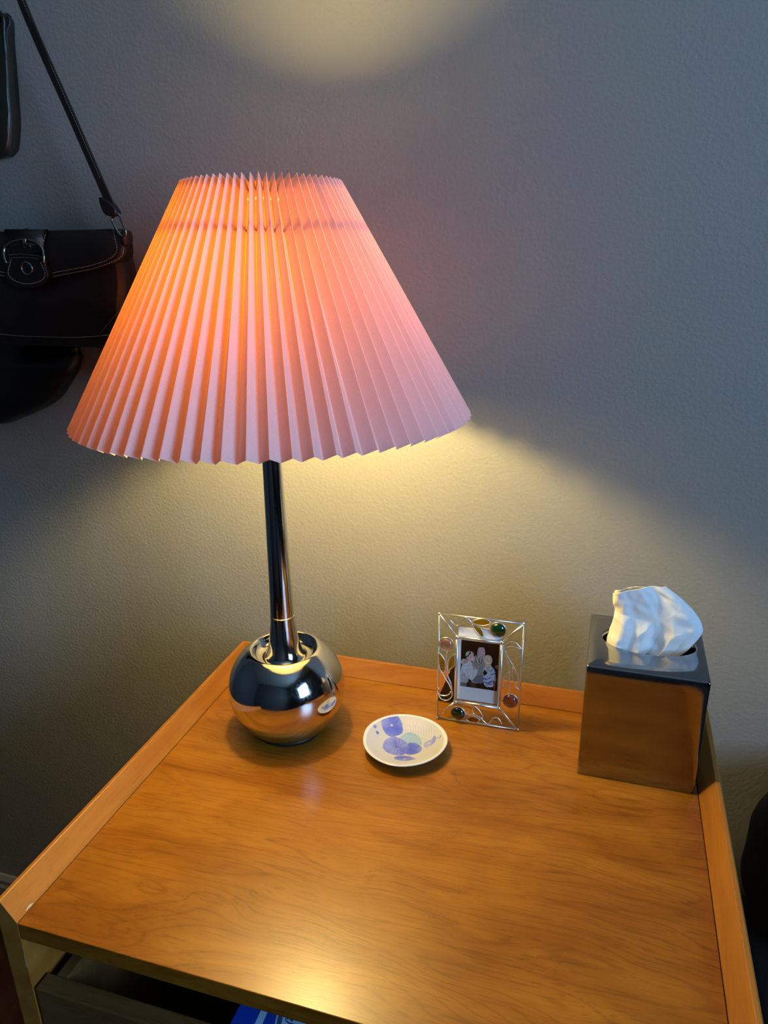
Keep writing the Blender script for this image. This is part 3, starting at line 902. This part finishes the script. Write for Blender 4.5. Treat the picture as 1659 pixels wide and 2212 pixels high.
# ------------------------------------------------------------------ crystalline glaze dish
dish = thing('dish', (0.271, -0.131, Z0), 'small white ceramic dish with blue crystalline glaze blooms beside the lamp', 'dish')
BLOOM = {'A': [(-0.0401, 0.0356), (-0.0338, 0.0387), (-0.0284, 0.0449), (-0.0243, 0.0447), (-0.0159, 0.0378), (-0.0103, 0.0289), (-0.0094, 0.0202), (-0.0146, 0.0137), (-0.0204, 0.0096), (-0.0272, 0.0114), (-0.0341, 0.0184), (-0.0388, 0.0287)], 'B': [(-0.0184, 0.0107), (-0.0118, 0.012), (-0.004, 0.0092), (0.0018, 0.0047), (0.0018, -0.0037), (0.0048, -0.0147), (0.0017, -0.0197), (-0.0052, -0.0217), (-0.0143, -0.0214), (-0.0219, -0.0164), (-0.0249, -0.0089), (-0.0245, 0.0022)], 'C': [(0.0025, 0.0049), (0.0086, 0.0079), (0.0152, 0.0061), (0.0208, 0.0005), (0.0214, -0.0065), (0.0176, -0.0123), (0.0111, -0.0159), (0.0048, -0.0147), (0.0018, -0.0037)], 'D': [(-0.0053, -0.0292), (-0.0031, -0.024), (0.0034, -0.0204), (0.0113, -0.0193), (0.0167, -0.0229), (0.0203, -0.0253), (0.0162, -0.0293), (0.0083, -0.0327), (-0.0003, -0.0335)], 'E': [(0.022, 0.0044), (0.022, 0.0092), (0.025, 0.0125), (0.0289, 0.0149), (0.0313, 0.0211), (0.0349, 0.0154), (0.0346, 0.0104), (0.0344, 0.0079), (0.0303, 0.0031), (0.0252, -0.0007)], 'F': [(-0.0454, 0.0152), (-0.0406, 0.0165), (-0.0397, 0.011), (-0.0348, 0.008), (-0.0364, 0.0044), (-0.0406, 0.0101)], 'G': [(0.0351, 0.0179), (0.0391, 0.0202), (0.0403, 0.0181), (0.0381, 0.0144)], 'pool': [(-0.0096, 0.0151), (-0.0018, 0.0237), (0.0071, 0.0224), (0.0147, 0.017), (0.019, 0.006), (0.0086, 0.0079), (0.0025, 0.0049), (-0.0065, 0.0098)]}
BLC = {'A': (-0.0243, 0.0269), 'B': (-0.0092, -0.0051), 'C': (0.008, -0.0056), 'D': (0.0075, -0.0273), 'E': (0.0275, 0.0084), 'F': (-0.0395, 0.0104), 'G': (0.0375, 0.0173)}
BL = {k: [(p.x, p.y) for p in smooth_path([(a, b, 0) for a, b in v], 4, True)] for k, v in BLOOM.items()}
prof = [(0.0, 0.0048), (0.012, 0.0049), (0.020, 0.0056), (0.028, 0.0074), (0.036, 0.0100), (0.043, 0.0128), (0.0470, 0.0144), (0.0488, 0.0152), (0.0500, 0.0150), (0.0502, 0.0142),
        (0.0490, 0.0130), (0.042, 0.0095), (0.032, 0.0050), (0.024, 0.0020), (0.0235, 0.0), (0.021, 0.0), (0.0205, 0.0014), (0.0, 0.0014)]
den = []
for (a, b), (c, d) in zip(prof[:-1], prof[1:]):
    q = max(1, int(round(math.dist((a, b), (c, d)) / 0.00055))) if b > 0.0048 - 1e-6 and den is not None and len(den) < 95 else 1
    for k in range(q):
        den.append((a + (c - a) * k / q, b + (d - b) * k / q))
den.append(prof[-1])
NR = 220
V, F, C = [], [], []
for r_, z_ in den:
    for i in range(NR):
        a = 2 * math.pi * i / NR
        wob = 1 + 0.010 * math.sin(2 * a + 1) + 0.006 * math.sin(3 * a + .4) + 0.003 * math.sin(7 * a)
        V.append((r_ * wob * math.cos(a), r_ * wob * math.sin(a), z_ * (1 + 0.06 * math.sin(2 * a + 2) * (r_ / .05) ** 2)))
def glaze(x, y, z, top):
    base = (0.73, 0.74, 0.80)
    if not top: return srgb(0.80, 0.80, 0.83)
    r_ = math.hypot(x, y)
    if r_ > 0.0465: return srgb(0.86, 0.86, 0.88)
    c = base
    if inside((x, y), BL['pool']): c = (0.54, 0.66, 0.80)
    # faint ripples of uncoloured crystal
    rx, ry = x - 0.013, y - 0.030
    if (rx / .017) ** 2 + (ry / .012) ** 2 < 1:
        s_ = math.sin(rx * 1900 + 3 * math.sin(ry * 260))
        c = tuple(q + 0.035 * s_ for q in c)
    for k in 'ABCDEFG':
        if inside((x, y), BL[k]):
            bx, by = BLC[k]
            an = math.atan2(y - by, x - bx); dd = math.hypot(x - bx, y - by)
            st = 0.5 + 0.5 * noise.noise(Vector((an * 6.0 + ord(k), dd * 60, 2.0))) + 0.35 * noise.noise(Vector((an * 17.0, ord(k) * 1.0, dd * 120)))
            sh = 0.5 + 0.9 * noise.noise(Vector((x * 55 + 9, y * 55, ord(k) * .7)))
            f = min(1, max(0, 0.55 * st + 0.55 * sh))
            lo_, hi_ = (0.64, 0.67, 0.88), (0.22, 0.30, 0.80)
            c = tuple(a_ + (b_ - a_) * f for a_, b_ in zip(lo_, hi_))
            if dd < 0.0016: c = (0.25, 0.30, 0.55) if k in 'BC' else (0.72, 0.70, 0.78)
            break
    return srgb(*[min(1, max(0, q)) for q in c])
itop = max(range(len(den)), key=lambda i: den[i][1])
PC = [glaze(v[0], v[1], v[2], (i // NR) <= itop) for i, v in enumerate(V)]
for k in range(len(den) - 1):
    for i in range(NR):
        j = (i + 1) % NR
        F.append((k * NR + i, k * NR + j, (k + 1) * NR + j, (k + 1) * NR + i))
me = bpy.data.meshes.new('dish_body'); me.from_pydata(V, [], F); me.update()
ca = me.color_attributes.new('glaze', 'FLOAT_COLOR', 'POINT')
ca.data.foreach_set('color', [x for c in PC for x in c])
link('dish_body', me, M['dish'], dish, True)

# ------------------------------------------------------------------ handbags on the wall
def puffy(name, outline, yf, yback, mat, parent, rings=(1.0, .985, .95, .88, .78, .64, .48, .3, .14), centre=None, back=1.0):
    """closed solid: front surface y = yf(x, z, s), flat back"""
    if centre is None:
        centre = (sum(p[0] for p in outline) / len(outline), sum(p[1] for p in outline) / len(outline))
    n = len(outline)
    V, F = [], []
    for x, z in outline: V.append((centre[0] + (x - centre[0]) * back, yback, centre[1] + (z - centre[1]) * back))
    for s in rings:
        for x, z in outline:
            X = centre[0] + (x - centre[0]) * s; Z = centre[1] + (z - centre[1]) * s
            V.append((X, yf(X, Z, s), Z))
    V.append((centre[0], yf(centre[0], centre[1], 0), centre[1]))
    for k in range(len(rings)):
        for i in range(n):
            F.append((k * n + i, k * n + (i + 1) % n, (k + 1) * n + (i + 1) % n, (k + 1) * n + i))
    L = len(rings) * n
    for i in range(n):
        F.append((L + i, L + (i + 1) % n, len(V) - 1))
    F.append(tuple(range(n))[::-1])
    return mesh(name, V, F, mat, parent, True)


def sm2(pts, sub=5, closed=True):
    return [(p.x, p.y) for p in smooth_path([(a, b, 0) for a, b in pts], sub, closed)]


def stitches(name, pts, yf, parent, mat='thread', ln=0.0021, gap=0.0012, r=0.00038, lift=0.0007):
    path = sm2(pts, 10, False)
    bm = bmesh.new()
    L = [0]
    for a, b in zip(path[:-1], path[1:]): L.append(L[-1] + math.dist(a, b))
    def at(s):
        k = 0
        while k < len(L) - 2 and L[k + 1] < s: k += 1
        f = (s - L[k]) / max(1e-9, L[k + 1] - L[k])
        x = path[k][0] + (path[k + 1][0] - path[k][0]) * f; z = path[k][1] + (path[k + 1][1] - path[k][1]) * f
        return Vector((x, yf(x, z) - lift, z))
    s = 0.0
    while s + ln < L[-1]:
        bm_tube(bm, [at(s), at(s + ln)], r, r, 4)
        s += ln + gap
    return tag(frombm(name, bm, M[mat], parent), kind='stuff')


GRP = 'handbags hanging on the wall'
BC = -0.2945                                  # middle of the buckled bag
def mirror(pts): return [(2 * BC - a, b) for a, b in pts]
body_r = [(-0.2893, 0.5906), (-0.1887, 0.5919), (-0.1704, 0.5846), (-0.1673, 0.5771), (-0.1653, 0.5566), (-0.1624, 0.5329), (-0.1645, 0.5088), (-0.1736, 0.4779), (-0.1914, 0.4493)]
hb = thing('handbag', (BC, 0.06, Z0 + 0.45), 'dark brown leather shoulder bag with a buckled flap beside the lampshade', 'handbag', GRP)
off = Vector((-BC, -0.06, -0.45))
def settle(root, delta):
    for ch in root.children:
        ch.location = Vector(ch.location) + delta
half = body_r[1:] + [(-0.2000, 0.4445), (-0.2300, 0.4415)]
outl = half + mirror(half)[::-1]
outl = sm2(outl, 4)
def bag_y(x, z, s=None):
    u = min(1, abs((x - BC) / 0.152)); v_ = min(1, abs((z - 0.512) / 0.086))
    b = max(0.0, 1 - u ** 5) ** 0.5 * max(0.0, 1 - v_ ** 3.0) ** 0.5
    low = 0.006 * math.exp(-((z - 0.505) / 0.025) ** 2)
    return 0.060 - 0.030 * b - low * b
puffy('bag_body', outl, lambda x, z, s: bag_y(x, z) if s < .999 else 0.062, 0.093, M['leather'], hb, centre=(BC, 0.515), back=0.90)
fl = [(-0.2557, 0.591), (-0.1693, 0.5949), (-0.1583, 0.5935), (-0.155, 0.5862), (-0.1524, 0.5741), (-0.1531, 0.565), (-0.1563, 0.5589), (-0.1665, 0.5522), (-0.1827, 0.5474), (-0.2068, 0.5425), (-0.2598, 0.5335)]
fl = [(-0.2, 0.5945)] + fl[1:]
fo = fl + mirror(fl)[::-1]
def lay(d): return lambda x, z, s=None: min(bag_y(x, z), 0.050) - d
puffy('flap', fo, lambda x, z, s: lay(0.0075)(x, z) + (0.0022 if s > .995 else 0), 0.058, M['leather_flap'], hb, centre=(BC, 0.568), rings=(1.0, .985, .95, .9, .8, .7, .55, .4, .2))
stitches('stitching', [(-0.1693, 0.5949), (-0.1655, 0.5864), (-0.1624, 0.5773), (-0.1613, 0.5682), (-0.1649, 0.5621), (-0.1751, 0.556), (-0.1896, 0.5518), (-0.2057, 0.5484), (-0.2584, 0.5406)], lay(0.0075), hb)
stitches('stitching', [(-0.1584, 0.5929), (-0.1557, 0.5814), (-0.1536, 0.5711), (-0.1549, 0.5632), (-0.1612, 0.5571), (-0.1743, 0.5517), (-0.1905, 0.5468), (-0.2066, 0.5437), (-0.2593, 0.5359)], lay(0.0072), hb)
stitches('stitching', mirror([(-0.1693, 0.5949), (-0.1655, 0.5864), (-0.1624, 0.5773), (-0.1613, 0.5682), (-0.1649, 0.5621), (-0.1751, 0.556), (-0.1896, 0.5518), (-0.2057, 0.5484), (-0.2584, 0.5406)]), lay(0.0075), hb)
stitches('stitching', mirror([(-0.1584, 0.5929), (-0.1557, 0.5814), (-0.1536, 0.5711), (-0.1549, 0.5632), (-0.1612, 0.5571), (-0.1743, 0.5517), (-0.1905, 0.5468), (-0.2066, 0.5437), (-0.2593, 0.5359)]), lay(0.0072), hb)
stitches('stitching', mirror([(-0.3634, 0.4484), (-0.3151, 0.4508), (-0.2449, 0.4554), (-0.181, 0.4604), (-0.1481, 0.4629)][2:])[::-1] + [(-0.3634, 0.4484), (-0.3151, 0.4508), (-0.2449, 0.4554), (-0.181, 0.4604), (-0.1481, 0.4629)][2:], lambda x, z: bag_y(x, z), hb, 'thread')
stitches('stitching', [(-0.2042, 0.4618), (-0.1879, 0.4755), (-0.1686, 0.4925), (-0.1539, 0.5085)], lambda x, z: bag_y(x, z), hb, 'thread_dull')
def strip(name, pts, d, mat, back=None):
    o = puffy(name, pts, lambda x, z, s: lay(d)(x, z) + (0.0012 if s > .995 else 0), lay(d)(BC, .55) + .006 if back is None else back, mat, hb, rings=(1.0, .985, .93, .8, .5))
    return o
tab = strip('buckle_tab', [(-0.3289, 0.5969), (-0.2688, 0.5958), (-0.2684, 0.5783), (-0.2721, 0.5661), (-0.3206, 0.5652), (-0.3269, 0.5772)], 0.0102, M['leather_flap'])
stitches('stitching', [(-0.2706, 0.5954), (-0.2686, 0.5886), (-0.2686, 0.5774)], lay(0.0102), hb)
stitches('stitching', [(-0.33, 0.5924), (-0.3281, 0.585), (-0.3269, 0.5772)], lay(0.0102), hb)
strip('tongue', sm2([(-0.3219, 0.5597), (-0.2667, 0.5583), (-0.2631, 0.55), (-0.2594, 0.5394), (-0.2627, 0.5315), (-0.2736, 0.5241), (-0.292, 0.5212), (-0.3097, 0.5226), (-0.3218, 0.5278), (-0.3292, 0.5353), (-0.3263, 0.5457)], 3), 0.0150, M['leather_flap'])
stitches('stitching', [(-0.3162, 0.5582), (-0.3209, 0.548), (-0.3231, 0.541), (-0.319, 0.5349), (-0.3081, 0.5297), (-0.2937, 0.5273), (-0.2786, 0.5287), (-0.2665, 0.5334), (-0.2629, 0.5408), (-0.2658, 0.5482), (-0.2699, 0.5565)], lay(0.0150), hb, 'thread')
strip('keeper_loop', [(-0.3206, 0.5643), (-0.2945, 0.5654), (-0.2662, 0.562), (-0.2662, 0.5578), (-0.2932, 0.5601), (-0.3216, 0.5596)], 0.0165, M['leather_flap'])
stitches('stitching', [(-0.318, 0.5642), (-0.2945, 0.5653), (-0.268, 0.5622)], lay(0.0165), hb, 'thread_dull')
stitches('stitching', [(-0.318, 0.5600), (-0.2932, 0.5606), (-0.268, 0.5585)], lay(0.0165), hb, 'thread_dull')
def eyelet(c, e, d):
    r_ = math.dist(c, e)
    path = [Vector((c[0] + r_ * math.cos(2 * math.pi * i / 24), lay(d)(c[0], c[1]) - .0004, c[1] + r_ * .92 * math.sin(2 * math.pi * i / 24))) for i in range(24)]
    e_ = tube('eyelet', path, 0.0013, M['nickel'], hb, closed=True, up=Vector((0, 1, 0)))
    bm = bmesh.new(); bmesh.ops.create_circle(bm, cap_ends=True, segments=20, radius=r_, matrix=Matrix.Translation(Vector((c[0], lay(d)(c[0], c[1]) - .0003, c[1]))) @ Matrix.Rotation(math.pi / 2, 4, 'X'))
    frombm('eyelet_hole', bm, M['leather_black'], e_)
eyelet(*[(-0.297, 0.5902), (-0.2897, 0.5901)], 0.0106); eyelet(*[(-0.2913, 0.5469), (-0.2828, 0.5469)], 0.0156)
tube('buckle', smooth_path([(x, lay(0.0165)(x, z), z) for x, z in [(-0.3236, 0.5536), (-0.3267, 0.5625), (-0.3269, 0.5717), (-0.3229, 0.5763), (-0.313, 0.5807), (-0.2988, 0.5832), (-0.2849, 0.5826), (-0.274, 0.5793), (-0.2651, 0.5719), (-0.2624, 0.5624), (-0.2633, 0.5532)]], 5), 0.0018, M['nickel'], hb, n=10)
pr = [(-0.2918, 0.5845), (-0.2942, 0.5736)]
tube('buckle_prong', smooth_path([(pr[0][0], lay(0.0185)(BC, .58), pr[0][1]), (pr[0][0] - .001, lay(0.0195)(BC, .58), (pr[0][1] + pr[1][1]) / 2), (pr[1][0], lay(0.012)(BC, .575), pr[1][1])], 4), 0.0026, M['nickel'], hb, ry=0.001, n=10)
ey3 = [(-0.2948, 0.5746), (-0.2856, 0.574)]
tube('prong_slot', [Vector((ey3[0][0] + .0055 * math.cos(2 * math.pi * i / 20), lay(0.0108)(BC, .574), ey3[0][1] + .0016 * math.sin(2 * math.pi * i / 20))) for i in range(20)], 0.0007, M['nickel'], hb, closed=True)
base_o = [(2 * BC - -0.17, 0.4505), (-0.17, 0.4505), (-0.182, 0.4405), (2 * BC - -0.182, 0.4405)]
puffy('bag_base', base_o, lambda x, z, s: 0.044 + (0.004 if s > .99 else 0), 0.090, M['leather'], hb, rings=(1.0, .97, .8, .4))
RING = [(-0.1587, 0.6096), (-0.1523, 0.6124), (-0.148, 0.6016), (-0.1442, 0.5885), (-0.1506, 0.5856), (-0.1558, 0.5904), (-0.1593, 0.5965), (-0.1631, 0.6055)]
ring_o = tube('strap_ring', smooth_path([(x, 0.034, z) for x, z in RING], 5, True), 0.0016, M['nickel'], hb, closed=True, n=10)
tube('strap_ring', smooth_path([(x, 0.034, z) for x, z in mirror(RING)], 5, True), 0.0016, M['nickel'], hb, closed=True, n=10)
lug = [(-0.1520, 0.5925), (-0.1470, 0.5905), (-0.1458, 0.582), (-0.1495, 0.573), (-0.1545, 0.576), (-0.1545, 0.586)]
for f_ in (lambda p: p, mirror):
    puffy('ring_lug', sm2(f_(lug), 3), lambda x, z, s: 0.036 + (.004 if s > .99 else 0) - .004 * (1 - s), 0.05, M['leather'], hb, rings=(1.0, .93, .75, .4))
HK = Vector((BC, 0.062, 1.02))
S0, S1 = Vector((-0.1595, 0.034, 0.6160)), Vector((-0.2497, 0.034, 0.8506))
dirn = (S1 - S0).normalized()
for sgn in (1, -1):
    fx = (lambda v: v) if sgn > 0 else (lambda v: Vector((2 * BC - v.x, v.y, v.z)))
    path = [S0, S0 + dirn * .12, S1, S1 + dirn * 0.09 + Vector((0, .02, 0)), Vector((BC + 0.012, 0.062, 1.012)), Vector((BC, 0.062, 1.026))]
    tube('strap', [fx(p) for p in smooth_path(path, 6)], 0.0050, M['leather'], hb, ry=0.0016, square=True)
    ch_ = [(-0.175, 0.6323), (-0.1701, 0.6128), (-0.1588, 0.609), (-0.1513, 0.6135), (-0.1597, 0.6261)]
    q = [fx(Vector((x, 0, z))) for x, z in ch_]
    puffy('strap_fold', sm2([(v.x, v.z) for v in q], 3), lambda x, z, s: 0.0285 + (.003 if s > .99 else 0), 0.039, M['leather'], hb, rings=(1.0, .94, .7, .3))
stitches('strap_stitching', [(S0.x - .004 + dirn.x * k, S0.z + .02 + dirn.z * k) for k in (0.02, .1, .17, .25)], lambda x, z: 0.0322, hb, 'thread_dull')
settle(hb, off)

# tall olive-black bag, only its right edge in view
B2 = [(-0.339, 0.8649), (-0.325, 0.8611), (-0.3238, 0.8532), (-0.3271, 0.8351), (-0.3305, 0.8032), (-0.3356, 0.7596), (-0.3388, 0.7345), (-0.3474, 0.7062), (-0.3561, 0.6955), (-0.3795, 0.6906)]
b2c = -0.440
b2r = [(-0.345, 0.8618), (-0.328, 0.8608)] + B2[2:]
b2o = b2r + [(2 * b2c - a, b) for a, b in b2r][::-1]
h2 = thing('handbag', (b2c, 0.06, Z0 + 0.68), 'tall olive-black leather bag cut off by the upper left edge of the photo', 'handbag', GRP)
def b2y(x, z, s=None):
    u = min(1, abs((x - b2c) / 0.118)); v_ = min(1, abs((z - 0.762) / 0.086))
    return 0.095 - 0.020 * max(0, 1 - u ** 4) ** .5 * max(0, 1 - v_ ** 4) ** .5 + 0.0015 * noise.noise(Vector((x * 60, 0, z * 45)))
puffy('bag_body', sm2(b2o, 3), lambda x, z, s: b2y(x, z), 0.106, M['leather_green'], h2, centre=(b2c, .764), back=.98)
tube('piping', smooth_path([(a - 0.0030, 0.088, b) for a, b in b2r[1:]], 5), 0.0030, M['leather_green'], h2)
stitches('stitching', [(-0.3248, 0.8488), (-0.3296, 0.8246), (-0.3295, 0.8088), (-0.3316, 0.7793), (-0.3349, 0.7549), (-0.3437, 0.719)], b2y, h2, 'thread_dull')
tube('zip_band', smooth_path([(b2c + .098 * k, 0.078 + .010 * abs(k) ** 3, 0.834) for k in (-1, -.6, -.2, .2, .6, 1)], 4), 0.0045, M['leather_green'], h2, ry=.003)
for sg in (1, -1):
    tube('strap', smooth_path([(b2c + sg * .075, 0.088, 0.835), (b2c + sg * .055, 0.088, .93), (b2c + sg * .01, 0.080, 1.03), (b2c, .080, 1.042)], 6), 0.006, M['leather_green'], h2, ry=.002, square=True)
settle(h2, Vector((-b2c, -0.06, -0.68)))

# black pouch behind and below the buckled bag
B3 = [(-0.4341, 0.4312), (-0.306, 0.4356), (-0.2989, 0.4297), (-0.2967, 0.4195), (-0.3044, 0.4), (-0.3226, 0.3784), (-0.3387, 0.3607), (-0.3588, 0.3455), (-0.3857, 0.3325), (-0.4243, 0.318), (-0.4631, 0.3061)]
b3c = -0.500
b3r = [(-0.2800, 0.52), (-0.2740, 0.47)] + B3[2:]
b3o = b3r + [(2 * b3c - a, b) for a, b in b3r][::-1] + [(2 * b3c + 0.31, 0.545), (-0.31, 0.545)]
h3 = thing('handbag', (b3c, 0.09, Z0 + 0.32), 'plain black leather pouch bag hanging lowest, partly behind the buckled bag', 'handbag', GRP)
def b3y(x, z, s):
    fold = 0.006 * math.exp(-((x + 0.345 - 0.35 * (z - .37)) / 0.018) ** 2) - 0.004 * math.exp(-((x + 0.318 - 0.3 * (z - .37)) / 0.012) ** 2)
    top = min(1.0, max(0.0, (0.434 - z) / 0.03))
    return 0.1010 - (0.004 + (0.036 * max(0, 1 - s ** 3) ** .6) * (0.03 + 0.97 * top)) * (1 if s < .999 else 0.2) - fold * top * (1 - s)
b3s = sm2(b3o, 3)
puffy('bag_body', b3s, b3y, 0.106, M['leather_black'], h3, centre=(b3c, .425))
for sg in (1, -1):
    tube('strap', smooth_path([(b3c + sg * .04, 0.102, 0.54), (b3c + sg * .03, 0.103, .75), (b3c + sg * .01, 0.100, 1.05), (b3c, .098, 1.058)], 6), 0.004, M['leather_black'], h3, ry=.0015, square=True)
settle(h3, Vector((-b3c, -0.09, -0.32)))
for k, (hx, hz, hy, lb) in enumerate(((BC, 1.018, 0.062, 'wall hook carrying the buckled brown bag, above the picture'), (b2c, 1.034, 0.080, 'wall hook carrying the tall olive-black bag, above the picture'), (b3c, 1.051, 0.098, 'wall hook carrying the black pouch, above the picture'))):
    hk = thing('wall_hook', (hx, YW, Z0 + hz), lb, 'hook', 'hooks for the handbags')
    lathe('hook_plate', [(0.0, 0.0), (0.014, 0.0), (0.014, 0.003), (0.0, 0.004)], M['nickel'], hk, 24).rotation_euler = (math.pi / 2, 0, 0)
    tube('hook_arm', smooth_path([(0, -.002, 0), (0, hy - YW, -.002), (0, hy - YW - .012, 0.002), (0, hy - YW - .014, .014)], 5), 0.003, M['nickel'], hk, up=Vector((1, 0, 0)))

# ------------------------------------------------------------------ bed with a black pillow, right of the nightstand
bed = thing('bed', (1.20, -0.85, 0.0), 'bed under a dark bedspread to the right of the nightstand', 'bed')
bm = bmesh.new(); bm_box(bm, -0.52, 0.52, -0.93, 0.93, 0.06, 0.30, 0.01)
frombm('bed_base', bm, M['bedspread'], bed)
bm = bmesh.new(); bm_box(bm, -0.52, 0.52, -0.93, 0.93, 0.3005, 0.50, 0.05, 5)
frombm('mattress', bm, M['bedspread'], bed, True)
for sx in (-.45, .45):
    for sy in (-.85, .85):
        box('bed_leg', sx - .03, sx + .03, sy - .03, sy + .03, 0, .06, M['easel'], bed)
pl = thing('pillow', (0.957, 0.0, 0.5005), 'black pillow propped against the wall at the lower right edge', 'pillow')
V, F = [], []
NU, NV = 64, 40
PW, PHh, PT = 0.272, 0.130, 0.100
for j in range(NV + 1):
    ph_ = -math.pi / 2 + math.pi * j / NV
    for i in range(NU):
        a = 2 * math.pi * i / NU
        e = 0.55
        sgn = lambda q, k: math.copysign(abs(q) ** k, q)
        cx_, cz_ = sgn(math.cos(a), e) * math.cos(ph_) ** .5, sgn(math.sin(a), e) * math.cos(ph_) ** .5
        th_ = math.sin(ph_)
        x = PW * cx_; z = PHh + PHh * cz_
        y = PT * th_ * (1 - 0.3 * (abs(cx_) ** 4 + abs(cz_) ** 4) / 2)
        y += 0.006 * math.sin(9 * cz_ + 14 * cx_) * (1 - abs(th_)) - 0.010 * math.exp(-((x + .20 - .45 * (z - .33)) / .014) ** 2)
        V.append((x, y, z))
for j in range(NV):
    for i in range(NU):
        F.append((j * NU + i, j * NU + (i + 1) % NU, (j + 1) * NU + (i + 1) % NU, (j + 1) * NU + i))
mesh('pillow_body', V, F, M['pillow'], pl, True)
